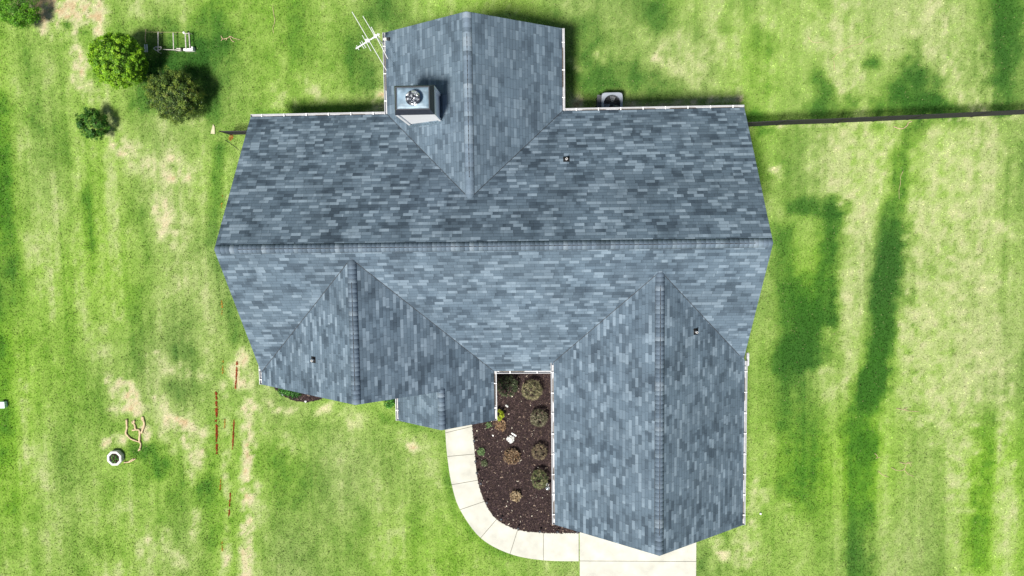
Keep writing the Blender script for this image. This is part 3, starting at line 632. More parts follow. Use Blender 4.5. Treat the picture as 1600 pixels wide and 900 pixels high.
# chimney
CZ = 7.5
q0 = U(616,134,CZ-.45); q1 = U(679,178.5,CZ-.45); x0, x1, y0, y1 = q0[0], q1[0], q1[1], q0[1]
bm = bmesh.new(); e = .05; box(bm, x0+e, x1-e, y0+e, y1-e, 3.0, CZ-.42)
ch = obj('chimney', bm, CHIM, house, world=True)
bm = bmesh.new()
for xx, yy in ((x0+e,y0+e),(x1-e,y0+e),(x1-e,y1-e),(x0+e,y1-e)): box(bm, xx-.05, xx+.05, yy-.05, yy+.05, 3.2, CZ-.46)
obj('corner_board', bm, CHIM, ch, world=True)
bm = bmesh.new(); ins = .13
ring = lambda i, z: [bm.verts.new(p) for p in ((x0+i,y0+i,z),(x1-i,y0+i,z),(x1-i,y1-i,z),(x0+i,y1-i,z))]
r0 = ring(0, CZ-.52); r1 = ring(0, CZ-.45); r2 = ring(ins, CZ); r3 = ring(ins+.035, CZ)
for a, b in ((r0, r1), (r1, r2), (r2, r3)):
    for i in range(4): bm.faces.new((a[i], a[(i+1)%4], b[(i+1)%4], b[i]))
bm.faces.new(r0[::-1])
obj('chase_cover', bm, DARKM, ch, world=True)
bm = bmesh.new()                                     # pan, slightly domed, with pressed edges
nx_, ny_ = 20, 14; vs = []
for i in range(nx_+1):
    for j in range(ny_+1):
        u, v = i/nx_, j/ny_; ed = min(u, 1-u, (v)*.7, (1-v)*.7)
        z = CZ-.05 + .05*min(1, ed/.06) - .02*math.exp(-((ed-.09)/.03)**2) + .012*math.sin(u*9+1)*math.sin(v*7)
        vs.append(bm.verts.new((x0+ins+.03+(x1-x0-2*ins-.06)*u, y0+ins+.03+(y1-y0-2*ins-.06)*v, z)))
for i in range(nx_):
    for j in range(ny_):
        k = i*(ny_+1)+j; bm.faces.new((vs[k], vs[k+ny_+1], vs[k+ny_+2], vs[k+1]))
obj('cover_pan', bm, GALV, ch, world=True, smooth=True)
fx, fy = U(645,153,CZ+.3)
bm = bmesh.new(); lathe(bm, [(.19,CZ-.02),(.19,CZ+.13),(.25,CZ+.15),(.25,CZ+.19),(.20,CZ+.2)], 24, (fx, fy)); 
for k in range(20):
    a = k*.314; tube(bm, [(fx+.235*math.cos(a),fy+.235*math.sin(a),CZ+.17),(fx+.235*math.cos(a),fy+.235*math.sin(a),CZ+.33)], .012, 5)
fc = obj('flue_cap', bm, DARKM, ch, world=True)
bm = bmesh.new(); NR, NA = 9, 32; rs = random.Random(5); g0 = []
for i in range(NR+1):
    r = .30*i/NR
    for k in range(NA):
        a = 2*math.pi*k/NA; g0.append(bm.verts.new((fx+r*math.cos(a), fy+r*math.sin(a), CZ+.40-.10*(i/NR)**2+(rs.random()-.5)*.05*(0 if i in (0,NR) else 1))))
for i in range(NR):
    for k in range(NA):
        f = bm.faces.new((g0[i*NA+k], g0[(i+1)*NA+k], g0[(i+1)*NA+(k+1)%NA], g0[i*NA+(k+1)%NA]))
        f.material_index = 1 if vnoise(np.array([i*1.0]), np.array([k*1.0]), 1.6, 2.2, 5)[0] > .04 else 0
bmesh.ops.remove_doubles(bm, verts=bm.verts, dist=.0005)
obj('cap_lid', bm, [DARKM, SCRAP], fc, world=True)
bm = bmesh.new()                                     # lead flashing round the chimney foot
def wz(x): return E0 + P*(x-NXL)
for (ax, ay, bx_, by) in ((x0,y0-.0,x1,y0-.0),(x1,y0,x1,y1)):
    s = Vector((bx_-ax, by-ay, 0)).normalized().cross(Vector((0,0,1)))*.09
    q = [Vector((ax+e*0,ay,wz(ax)+.012)), Vector((bx_,by,wz(bx_)+.012))]; q3 = [q[1]+s, q[0]+s]
    for t in q3: t.z = wz(t.x)+.008
    bm.faces.new([bm.verts.new(p) for p in q+q3])
bmesh.ops.solidify(bm, geom=bm.faces[:], thickness=.004)
obj('flashing', bm, GALV, ch, world=True)

# vent pipes through the roof
def vent(px, py, kind, label):
    for _ in range(1):
        z = 5.0
        for it in range(8):
            x, y = U(px, py, z)
            z = {'n': E0+P*(YN-y), 'lw': E0+P*(x-LXL), 'ge': GZ+P*(GXR-x)}[kind]
    sl = {'n': (0,P), 'lw': (-P,0), 'ge': (P,0)}[kind]; n = Vector((sl[0], sl[1], 1)).normalized()
    bm = bmesh.new(); u = Vector((1,0,0)) if kind == 'n' else Vector((0,1,0)); v = n.cross(u); c = Vector((x,y,z))
    q = [c+u*a*.14+v*b*.15+n*.012 for a, b in ((-1,-1),(1,-1),(1,1),(-1,1))]
    f = bm.faces.new([bm.verts.new(p) for p in q]); bmesh.ops.solidify(bm, geom=[f], thickness=.01)
    lathe(bm, [(.10,z-.08),(.085,z+.05),(.055,z+.09)], 16, (x, y))
    vp = obj('vent_boot', bm, RUBBER, house, world=True); tag(vp, label)
    bm = bmesh.new(); tube(bm, [(x,y,z-.05),(x,y,z+.30)], .045, 14); box
    obj('vent_pipe', bm, PVC, vp, world=True, smooth=False)
    bm = bmesh.new(); tube(bm, [(x,y,z+.298),(x,y,z+.303)], .033, 14); obj('pipe_mouth', bm, BLACK, vp, world=True)
vent(885,249,'n','vent pipe boot on the shaded rear slope'); vent(490,562,'lw','vent pipe boot on the front gable slope'); vent(1087,518,'ge','vent pipe boot on the garage slope')

# ------------------------------------------------------------------ tv antenna on the corner of the rear wing
AZ = E0 + 1.15
def A_(px, py, z=AZ): return Vector((*U(px, py, z), z))
mb = A_(588,57); ant = empty('tv_antenna', (mb.x, mb.y, 0), 'white rod tv antenna on the rear left corner of the roof', 'antenna')
bm = bmesh.new(); tube(bm, [A_(556,76), A_(593,53)], .035, 8); obj('boom', bm, ANT, ant, world=True)
for (a, b, r) in (((550,18.5),(604,110),.014), ((567,25),(586,57),.014), ((580,42),(606,92),.015), ((566,55),(580,80),.013), ((562.5,66),(569,76),.012), ((565,64),(572,75),.012),((557,71),(561,78),.014),((590,52),(593,58),.02)):
    bm = bmesh.new(); za = AZ+.035; tube(bm, [A_(*a, za), A_(*b, za)], r, 6); obj('element', bm, ANT, ant, world=True)
bm = bmesh.new(); m1 = A_(575,64); bm2 = box(bm, m1.x-.09, m1.x+.09, m1.y-.07, m1.y+.07, AZ-.04, AZ+.09); m2 = A_(587,57); box(bm, m2.x-.07, m2.x+.07, m2.y-.07, m2.y+.07, AZ-.06, AZ+.08)
obj('clamp', bm, ANT, ant, world=True)
bm = bmesh.new(); tube(bm, [(mb.x,mb.y,AZ+.1),(mb.x,mb.y,E0-.9)], .025, 8); obj('mast', bm, ANT, ant, world=True)
bm = bmesh.new()
for zz in (E0-.8, E0-.3): tube(bm, [(mb.x,mb.y,zz),(NXL+.44,mb.y,zz)], .02, 6)
obj('wall_bracket', bm, ANT, ant, world=True)
# small camera on the roof corner
c = U(603,61,E0+.15); sc_ = empty('roof_sensor', (c[0], c[1], E0), 'small white and black sensor clamped beside the antenna at the roof corner', 'sensor')
bm = bmesh.new(); box(bm, c[0]-.13, c[0]+.06, c[1]-.05, c[1]+.05, E0-.12, E0+.2); bmesh.ops.bevel(bm, geom=bm.edges[:], offset=.02, segments=2, affect='EDGES'); obj('housing', bm, PVC, sc_, world=True)
bm = bmesh.new(); tube(bm, [(c[0]+.04,c[1],E0+.16),(c[0]+.2,c[1]-.02,E0+.21)], .06, 12, r2=.085); obj('lens_hood', bm, RUBBER, sc_, world=True)

# ------------------------------------------------------------------ air conditioner
az = .95; p0 = U(940,144.8,az); p1 = U(973,178,az); w_ = p1[0]-p0[0]; acx = (p0[0]+p1[0])/2; acy = p0[1]-w_/2
ac = empty('air_conditioner', (acx, acy, 0), 'grey air conditioning unit with open fan grille behind the house', 'air conditioner')
bm = bmesh.new(); box(bm, acx-w_/2-.12, acx+w_/2+.05, acy-w_/2-.05, acy+w_/2+.05, 0, .08); obj('pad', bm, CONC2, ac, world=True)
bm = bmesh.new(); hw = w_/2-.02
for k in range(16):
    box(bm, acx-hw, acx+hw, acy-hw, acy-hw+.012, .1+k*.05, .13+k*.05); box(bm, acx-hw, acx-hw+.012, acy-hw+.013, acy+hw-.013, .1+k*.05, .13+k*.05)
    box(bm, acx+hw-.012, acx+hw, acy-hw+.013, acy+hw-.013, .1+k*.05, .13+k*.05); box(bm, acx-hw, acx+hw, acy+hw-.012, acy+hw, .1+k*.05, .13+k*.05)
for sx in (-1, 1):
    for sy in (-1, 1): box(bm, acx+sx*(hw-.02)-.022, acx+sx*(hw-.02)+.022, acy+sy*(hw-.02)-.022, acy+sy*(hw-.02)+.022, .08, az-.05)
box(bm, acx-hw+.03, acx+hw-.03, acy-hw+.03, acy+hw-.03, .085, .3)
obj('louvred_case', bm, ACD, ac, world=True)
bm = bmesh.new(); NSG = 48; RO = w_*.40
out, inn, ou2, in2 = [], [], [], []
for k in range(NSG):
    a = 2*math.pi*k/NSG; ca, sa = math.cos(a), math.sin(a); m_ = (abs(ca)**7+abs(sa)**7)**(-1/7)*w_/2
    for L_, r, z in ((out,m_,az-.012),(inn,RO,az+.01),(ou2,m_,az-.09),(in2,RO*.97,az-.25)): L_.append(bm.verts.new((acx+r*ca, acy+r*sa, z)))
for k in range(NSG):
    j = (k+1) % NSG
    bm.faces.new((out[k], out[j], inn[j], inn[k])); bm.faces.new((out[j], out[k], ou2[k], ou2[j])); bm.faces.new((inn[k], inn[j], in2[j], in2[k]))
obj('top_cover', bm, ACG, ac, world=True)
bm = bmesh.new()
for k in range(1, 8):
    r = RO*k/8; pts = [(acx+r*math.cos(t*.1963), acy+r*math.sin(t*.1963), az+.012) for t in range(33)]; tube(bm, pts, .003, 4, cap=False)
for k in range(8):
    a = k*.785+.2; tube(bm, [(acx,acy,az+.02),(acx+RO*math.cos(a),acy+RO*math.sin(a),az+.01)], .004, 4)
obj('fan_guard', bm, RUBBER, ac, world=True)
for k in range(3):
    a0 = k*2.094+.35+math.pi; bm = bmesh.new(); V4 = []
    for r in (.08, RO*.55, RO*.92):
        for t in (-.42, .0, .42):
            V4.append(bm.verts.new((acx+r*math.cos(a0+t), acy+r*math.sin(a0+t), az-.22+t*.13)))
    for i in range(2):
        for j in range(2): bm.faces.new((V4[i*3+j], V4[i*3+3+j], V4[i*3+4+j], V4[i*3+1+j]))
    bmesh.ops.solidify(bm, geom=bm.faces[:], thickness=.004); obj('fan_blade', bm, BLADE, ac, world=True)
bm = bmesh.new(); tube(bm, [(acx,acy,az-.32),(acx,acy,az-.16)], .09, 16); obj('fan_motor', bm, ACD, ac, world=True)
bm = bmesh.new(); tube(bm, [(acx+hw,acy-hw+.1,.3),(acx+hw+.1,acy-hw+.05,.3),(acx+hw+.1,YN-.42,.4)], .025, 8); obj('refrigerant_pipe', bm, RUBBER, ac, world=True)
c = U(936.5,160,.75); bm = bmesh.new(); box(bm, c[0]-.1, c[0]+.12, acy-.42, acy+.40, 0, .78); bmesh.ops.bevel(bm, geom=bm.edges[:], offset=.025, segments=2, affect='EDGES')
eb = empty('equipment_box', (c[0], acy, 0), 'dark narrow box standing left of the air conditioning unit', 'box')
obj('case', bm, DARKM, eb, world=True); bm = bmesh.new(); box(bm, c[0]-.115, c[0]+.135, acy-.435, acy+.415, .74, .79); obj('lid', bm, ACD, eb, world=True)

# ------------------------------------------------------------------ trees and shrubs
def leafcloud(n, cen, rad, leaf, cols, seed, clumps=0, clump_r=.18, shell=.55, flat=0, lo=-.25, lump=.12):
    r = np.random.default_rng(seed)
    def dirs(m):
        v = r.normal(size=(m*3, 3)); v /= np.linalg.norm(v, axis=1)[:, None]; return v[v[:, 2] > lo][:m]
    cen = np.array(cen); rad = np.array(rad)
    if clumps:
        D = dirs(clumps); m = len(D); rr = shell+(1-shell)*r.random(m)**.5
        rr *= 1+lump*r.normal(size=m); cc = D*rr[:, None]; ct = r.random(m)
        idx = r.integers(0, m, n); loc = r.normal(size=(n, 3))*clump_r; loc[:, 2] *= .8
        p = (cc[idx])*rad + loc*rad.mean(); tn = ct[idx]*.65+r.random(n)*.35; up = D[idx]+.6*loc
        hl = np.clip(.5+loc[:, 2]/clump_r*.25, 0, 1)
    else:
        D = dirs(n); n = len(D); rr = shell+(1-shell)*r.random(n)**.4; p = D*rr[:, None]*rad*(1+lump*r.normal(size=(n, 1))); tn = r.random(n); up = D; hl = rr
    nn = up + r.normal(size=(n, 3))*.7 + np.array([0, 0, .35]); nn /= np.linalg.norm(nn, axis=1)[:, None]
    t = np.cross(nn, r.normal(size=(n, 3))); t /= np.linalg.norm(t, axis=1)[:, None]; b = np.cross(nn, t)
    L_ = leaf*(.6+.8*r.random((n, 1))); c = cen + p; c[:, 2] = np.maximum(c[:, 2], .03)
    V = np.stack([c-t*L_, c-b*L_*.45-t*L_*.1, c+t*L_, c+b*L_*.45-t*L_*.1], 1).reshape(-1, 3)
    cols = np.array(cols); st = np.linspace(0, 1, len(cols)); k = np.stack([np.interp(tn, st, cols[:, i]) for i in range(3)], -1)*(.75+.5*r.random((n, 1)))
    return V, np.arange(4*n).reshape(-1, 4), np.repeat(k, 4, 0)
def stems(h, spread, k, seed, r0=.06, trunk=.4):
    bm = bmesh.new(); r = random.Random(seed); tube(bm, [(0,0,-.05),(.02,.01,h*trunk)], r0, 8, r2=r0*.8)
    for i in range(k):
        a = 6.283*i/k+r.random()*.6; s = spread*(.5+.5*r.random()); z = h*(.55+.4*r.random())
        m = (s*.4*math.cos(a), s*.4*math.sin(a), h*trunk+(z-h*trunk)*.55)
        tube(bm, [(.02,.01,h*trunk*.8), m, (s*math.cos(a+.2), s*math.sin(a+.2), z)], r0*.55, 6, r2=r0*.15)
    return bm
def tree(name, px, py, h, rpx, label, cat, cols, n, clumps, leaf, seed, group=None, zc=.55, clump_r=.1, elev=.0, flatten=1, shell=.7, trunk=.35, r0=.07, lump=.05, asp=(1,1), core=0):
    x, y = U(px, py, h*.62); r = rpx*(CAMLOC.z-h*.62)/F
    o = empty(name, (x, y, 0), label, cat, group)
    if core:
        Vc, Fq, Kc = leafcloud(core, (0, 0, h*zc), (r*.72*asp[0], r*.72*asp[1], h*(1-zc)*.78), leaf*1.2, cols[:2], seed+500, shell=.7, lo=-.6)  # inner leaves take only the darkest tones: crown shade put into colour
    V, Fc, K = leafcloud(n, (0, 0, h*zc), (r*.93*asp[0], r*.93*asp[1], h*(1-zc)*.98), leaf, cols, seed, clumps, clump_r, shell, lump=lump, lo=-.55)
    if core: Fc = np.vstack([Fc, Fq+len(V)]); V = np.vstack([V, Vc]); K = np.vstack([K, Kc])
    np_obj('crown', V, Fc, LEAF, K, o); obj('trunk' if h > 1.2 else 'stem', stems(h*.9, r*.7, 7 if h > 1.2 else 6, seed, r0, trunk), BARK, o)
    return o
G1 = [(.05,.16,.006),(.13,.30,.012),(.23,.44,.018),(.38,.60,.04)]
G2 = [(.015,.045,.010),(.04,.08,.014),(.09,.16,.025),(.20,.28,.04),(.09,.06,.025)]
G3 = [(.012,.055,.008),(.03,.12,.012),(.07,.20,.02),(.12,.26,.03)]
tree('tree', 182, 93, 2.9, 43, 'large bright lime green round tree, beside the wooden frame', 'tree', G1, 26000, 330, .040, 11, 'small trees and bushes on the left lawn', clump_r=.036, lump=.05, shell=.88, core=7000)
tree('tree', 269, 148, 2.6, 43, 'dark olive and bronze tree, lower right of the lime green one', 'tree', G2, 17000, 330, .038, 12, 'small trees and bushes on the left lawn', clump_r=.05, lump=.08, shell=.7, core=5000)
tree('bush', 143, 194, 1.5, 24, 'small dark green bush standing alone below the trees', 'bush', G3, 9000, 150, .036, 13, 'small trees and bushes on the left lawn', clump_r=.07, lump=.10, shell=.6)
tree('bush', 25, 11, 1.8, 31, 'bright green bush cut off by the top left corner', 'bush', [(.03,.10,.006),(.06,.19,.01),(.12,.32,.015),(.19,.42,.03)], 14000, 200, .036, 14, 'small trees and bushes on the left lawn', clump_r=.085, lump=.07, shell=.7)

# shrubs in the mulch bed
TAN = [(.04,.05,.022),(.12,.13,.06),(.34,.31,.17),(.58,.52,.34)]
DKG = [(.012,.022,.010),(.04,.065,.028),(.11,.15,.07),(.32,.35,.22)]
MIX = [(.02,.03,.015),(.08,.09,.045),(.26,.24,.16),(.52,.46,.34)]
BG = 'clipped round shrubs in the mulch bed'
def shrub(px, py, rpx, h, label, cols, seed, n=4200, asp=(1,1)):
    return tree('shrub', px, py, h, rpx, label, 'shrub', cols, n, 240, .022, seed, BG, clump_r=.06, shell=.82, trunk=.25, r0=.03, zc=.5, lump=.03, asp=asp)
shrub(793,604,18,.95,'dark green sprawling shrub in the upper left corner of the mulch bed, beside the gutters', DKG, 21)
shrub(831,610,17,.95,'round tan and green shrub at the top of the bed, right of the dark one', TAN, 22)
shrub(842,654,14.5,.85,'greyish round shrub beside the garage wall, third from the walkway', MIX, 23)
shrub(843,707,13.5,.75,'thin brownish round shrub beside the garage wall, level with the white rock pile', [(.03,.03,.02),(.1,.09,.05),(.3,.24,.15),(.52,.40,.27)], 24, 2600)
shrub(843,750,14.5,.85,'green topped round shrub beside the glass globe', [(.02,.04,.012),(.07,.11,.035),(.24,.25,.12),(.48,.40,.24)], 25, asp=(.95,1.15))
tree('shrub', 779, 649, .7, 9, 'small lime yellow shrub peeking out under the porch gutter', 'shrub', [(.2,.3,.02),(.4,.5,.03),(.62,.68,.06)], 1800, 60, .028, 31, None, clump_r=.1, shell=.7, r0=.02, lump=.05)
def grasses(name, px, py, rpx, h, label, cols, seed, n, cat='plant', group=None):
    """tuft of thin arching blades"""
    r = np.random.default_rng(seed); x, y = U(px, py, h*.3); R = rpx/31.; o = empty(name, (x, y, 0), label, cat, group)
    V = []; K = []; cols = np.array(cols)
    for i in range(n):
        a = r.random()*6.28; rr = R*r.random()**.6; b = r.random()*6.28; base = np.array([rr*.55*math.cos(a), rr*.55*math.sin(a), .02])
        mid = np.array([rr*.9*math.cos(a), rr*.9*math.sin(a), h*(.4+.6*r.random())]); tip = mid + np.array([.07*math.cos(b), .07*math.sin(b), -.02])
        s = np.array([-math.sin(a), math.cos(a), 0])*.009; s2 = np.array([math.cos(b+1.5), math.sin(b+1.5), .3])*.014
        V += [base-s, base+s, mid+s2, mid-s2, mid-s2, mid+s2, tip+s2*.4, tip-s2*.4]; c = cols[r.integers(0, len(cols))]*(.7+.6*r.random()); K += [c]*8
    V = np.array(V); np_obj('foliage', V, np.arange(len(V)).reshape(-1, 4), LEAF, np.array(K), o)
    bm = bmesh.new(); rr_ = random.Random(seed)
    for i in range(6):
        a = i*1.05; tube(bm, [(0,0,0),(R*.4*math.cos(a),R*.4*math.sin(a),h*.5),(R*.7*math.cos(a),R*.7*math.sin(a),h*.7)], .008, 5, r2=.003)
    obj('stem', bm, BARK, o); return o
DRY = [(.22,.13,.07),(.34,.23,.13),(.14,.09,.055),(.40,.30,.19),(.08,.055,.04)]
grasses('dry_plant', 800, 712, 15, .4, 'withered orange brown plant below the white rock pile', DRY, 41, 420, group='withered plants in the mulch bed')
grasses('dry_plant', 806, 774, 10, .35, 'withered tan plant low in the bed, left of the globe', [(.35,.25,.14),(.5,.4,.25),(.2,.14,.08)], 42, 260, group='withered plants in the mulch bed')
grasses('dry_plant', 782, 664, 11, .25, 'withered brown stems just below the lime yellow shrub', [(.3,.18,.10),(.16,.1,.06),(.4,.28,.17)], 43, 150, group='withered plants in the mulch bed')
GRN = [(.08,.16,.05),(.14,.24,.09),(.2,.28,.12),(.05,.1,.03)]
grasses('seedling', 752, 705, 7, .25, 'small green sprouting plant near the walkway, upper of two', GRN, 44, 150, group='small green plants near the walkway')
grasses('seedling', 757, 723, 6, .22, 'small faint green plant near the walkway, lower of two', [(.10,.13,.06),(.18,.2,.12),(.06,.08,.03)], 45, 90, group='small green plants near the walkway')
grasses('seedling', 764, 664, 5, .2, 'tiny green plant at the corner below the porch roof', GRN, 46, 70)
tree('leafy_plant', 449, 610, .45, 12, 'bright green leafy plant in the crescent bed under the front gable', 'plant', [(.015,.07,.01),(.04,.16,.02),(.12,.32,.05)], 900, 40, .055, 51, None, clump_r=.2, shell=.3, r0=.015, asp=(1.2,.75))
tree('leafy_plant', 461, 613, .4, 9, 'dark green leafy plant right beside the bright one in the crescent bed', 'plant', [(.012,.05,.01),(.03,.11,.02),(.09,.24,.05)], 600, 30, .05, 52, None, clump_r=.2, shell=.3, r0=.015)
tree('leafy_plant', 609, 628, .6, 10, 'green leafy shrub in the notch between the two front gables', 'plant', [(.02,.10,.01),(.05,.2,.02),(.12,.34,.04)], 1300, 50, .04, 53, None, clump_r=.15, shell=.4, r0=.015)

# ------------------------------------------------------------------ small things in the beds
def rock(bm, x, y, r, z=0, seed=0, sq=.6):
    q = bmesh.ops.create_icosphere(bm, subdivisions=2, radius=r)['verts']; rr = random.Random(seed)
    ax = Vector((rr.random()-.5, rr.random()-.5, rr.random()-.5)).normalized()
    for v in q:
        k = 1+.25*math.sin(v.co.dot(ax)*9/r+seed)+.12*(rr.random()-.5); v.co *= k; v.co.z *= sq; v.co += Vector((x, y, z+r*sq*.6))
c = U(797.5,685.5); o = empty('rock_pile', (*c, 0), 'pile of white rocks in the middle of the mulch bed', 'rocks')
for i, (dx, dy, r) in enumerate(((0,0,.13),(.13,.06,.09),(-.12,.05,.08),(.05,-.12,.09),(-.08,-.09,.07),(.02,.13,.08),(.14,-.07,.06),(-.17,-.04,.05),(-.02,-.2,.04))):
    bm = bmesh.new(); rock(bm, dx, dy, r, .02, i); obj('rock', bm, STONE, o)
for i, (px, py, lx_, ly_, a, lb, mt) in enumerate(((803,678,.15,.035,-.6,'narrow white plank lying at the top of the white rock pile',PVC), (792,633.5,.08,.045,-.7,'light grey flat block lying in the shade of the porch gutter',STONE), (770.5,679.5,.05,.03,-.9,'small white tag lying in the mulch between walkway and rock pile',PVC))):
    c = U(px, py); bm = bmesh.new(); box(bm, -lx_, lx_, -ly_, ly_, .03, .10); bmesh.ops.bevel(bm, geom=bm.edges[:], offset=.015, segments=2, affect='EDGES')
    o = obj(('plank','block','tag')[i], bm, mt); o.location = (*c, .02); o.rotation_euler = (0.05, .06, a); tag(o, lb, ('plank','block','tag')[i])
c = U(855.5,762,.5); o = empty('gazing_globe', (*c, 0), 'silver glass garden globe on a stand beside the green topped shrub', 'globe')
bm = bmesh.new(); bmesh.ops.create_uvsphere(bm, u_segments=24, v_segments=16, radius=.12); bmesh.ops.translate(bm, verts=bm.verts, vec=(0,0,.55)); obj('globe', bm, GLOBE, o, smooth=True)
bm = bmesh.new(); lathe(bm, [(.13,.0),(.1,.04),(.04,.08),(.035,.38),(.08,.44)], 16); obj('stand', bm, STONE, o)
for i, (px, py, r, lb) in enumerate(((441,612.5,.10,'upper white stone at the left end of the crescent bed'),(442.5,615.5,.07,'lower white stone at the left end of the crescent bed'),(478,627,.06,'small white stone at the bottom edge of the crescent bed'))):
    c = U(px, py); bm = bmesh.new(); rock(bm, 0, 0, r, .02, i+20); o = obj('stone', bm, STONE); o.location = (*c, .02); tag(o, lb, 'stone', 'white stones in the crescent bed')
# path lights along the inner edge of the walkway
pls = [(740.8,690,'first down from the porch roof'),(743,722,'second down from the porch roof'),(745,740,'third down from the porch roof'),(751,756.6,'fourth down from the porch roof'),(760.5,786.5,'fifth down from the porch roof'),(783,812.5,'in the middle of the walkway bend'),(809.6,826.8,'just right of the walkway bend'),(843.6,831.6,'third from the driveway'),(871,832.2,'second from the driveway'),(902,832.6,'right at the driveway corner')]
pl0 = None
for px, py, lb in pls:
    c = U(px, py-1.0, .3)
    if pl0 is None:
        pl0 = empty('path_light', (*c, 0), '', 'path light', 'path lights along the walkway edge')
        bm = bmesh.new(); tube(bm, [(0,0,0),(0,0,.27)], .01, 8); obj('stake', bm, BLACK, pl0)
        bm = bmesh.new(); lathe(bm, [(.035,.25),(.04,.31)], 16); obj('lens', bm, PVC, pl0)
        bm = bmesh.new(); lathe(bm, [(.065,.31),(.06,.325),(.025,.345)], 16); obj('cap', bm, DARKM, pl0); o = pl0
    else: o = copy_tree(pl0)
    o.location = (*c, 0); o['label'] = 'small black path light on the walkway edge, ' + lb

# ------------------------------------------------------------------ round planter on the left lawn
c = U(179,716,.25); o = empty('planter', (*c, 0), 'white octagonal planter ring holding plants on the left lawn', 'planter')
bm = bmesh.new(); a8 = [math.pi/8+k*math.pi/4 for k in range(8)]
rings = [[bm.verts.new((r*math.cos(a), r*math.sin(a), z)) for a in a8] for r, z in ((.40,0),(.42,.26),(.40,.30),(.30,.30),(.28,.27),(.28,.10))]
for a, b in zip(rings[:-1], rings[1:]):
    for k in range(8): bm.faces.new((a[k], a[(k+1)%8], b[(k+1)%8], b[k]))
obj('ring', bm, mat('planter_white', (.58,.57,.55), .8, noise=.08, scale=9, bump=.3), o)
bm = bmesh.new(); lathe(bm, [(.29,.02),(.29,.2)], 16); obj('soil', bm, SOIL, o)
pp = empty('potted_plants', (*c, 0), 'sparse green leaves growing inside the white planter', 'plant')
V, Fc, K = leafcloud(260, (0,0,.24), (.24,.24,.12), .035, [(.03,.1,.02),(.1,.28,.04),(.2,.42,.08)], 61, 14, .1, .3); np_obj('leaves', V, Fc, LEAF, K, pp)
bm = bmesh.new()
for k in range(4): tube(bm, [(.05*math.cos(k*1.6),.05*math.sin(k*1.6),.15),(.15*math.cos(k*1.6),.15*math.sin(k*1.6),.32)], .008, 5)
obj('stem', bm, BARK, pp)
# twisted bleached branches beside it
def branch(name, px_pts_list, label, cat, m, z=.08, rads=.045, group=None):
    c = U(*px_pts_list[0][0]); o = None; bm = bmesh.new(); r = random.Random(len(label))
    for pts in px_pts_list:
        q = smooth_line([U(*p) for p in pts], 4); n = len(q); rd = [rads*(.75+.5*r.random())*(1-.35*i/n) for i in range(n)]
        tube(bm, [(x-c[0], y-c[1], z*.6+.02*math.sin(i*1.1)) for i, (x, y) in enumerate(q)], rd, 7)
    o = obj(name, bm, m, smooth=True); o.location = (*c, 0); return tag(o, label, cat, group)
branch('driftwood', [[(199,655),(199,668),(198,677),(204,684),(212,688),(220,691),(220,700),(219,703)], [(219,690),(219,680),(219,672),(213,671),(207,672)], [(222,676),(226,664),(225,654),(223,651),(222.5,655),(225,656)], [(213,670),(211,663),(208,659),(211,657),(209.5,661)], [(220,700),(217,704)]], 'curled pale driftwood lying on grass, upper right of the white planter', 'driftwood', STRAWWOOD, z=.1, rads=.055)
branch('driftwood', [[(195,722),(204,721),(213,716)], [(203,721),(209,716)]], 'short pale stick lying just right of the white planter', 'driftwood', STRAWWOOD, rads=.04)
branch('dead_branch', [[(346,56),(349,61),(356,60),(360,57),(366,60),(377,63)], [(349,61),(346,64)], [(360,58),(363,64),(367,66)], [(356,60),(354,63)]], 'bleached dead branch lying on the lawn right of the wooden frame', 'branch', STRAWWOOD, rads=.016)
branch('dead_branch', [[(427,10),(428,22),(430,32),(427,44),(428,52)]], 'faint thin pale twig on the grass near the top edge', 'branch', STRAWWOOD, rads=.010)
branch('dead_branch', [[(1395,198),(1403,200.5),(1410,201),(1416,197),(1419,192),(1424,190)]], 'pale curved root at the foot of the black fence', 'branch', STRAWWOOD, rads=.022)
for i, (pts, lb) in enumerate((([[(1366,708),(1371,713),(1368,716),(1375,714)]], 'small pale twig tangle on the dark grass stripe'), ([[(1400,638),(1412,640),(1420,642),(1436,643)],[(1412,640),(1418,636)]], 'pale thin vine on the right lawn, uppermost of the vine scraps'),
     ([[(1392,730),(1402,735),(1412,733),(1418,722),(1424,729)],[(1412,733),(1418,740),(1427,744)],[(1405,722),(1415,724),(1424,722)]], 'pale tangled vine scrap on the right lawn, largest of them'), ([[(1372,736),(1379,742),(1388,745)]], 'short pale vine scrap lying lowest on the right lawn'))):
    branch('vine_scrap', pts, lb, 'vine', STRAWWOOD, z=.05, rads=.013, group='pale vine scraps on the right lawn')
branch('vine_scrap', [[(1300,92),(1313,80),(1330,72),(1344,68),(1352,60),(1362,56)],[(1262,58),(1270,66),(1287,66)],[(1302,95),(1304,110)]], 'long thin pale runner vine on the upper right lawn', 'vine', STRAWWOOD, z=.05, rads=.010)
branch('vine_scrap', [[(1411,266),(1407,276),(1406,289),(1404,300),(1405,312)]], 'thin pale vine running down the dark grass stripe below the fence', 'vine', STRAWWOOD, z=.05, rads=.009)

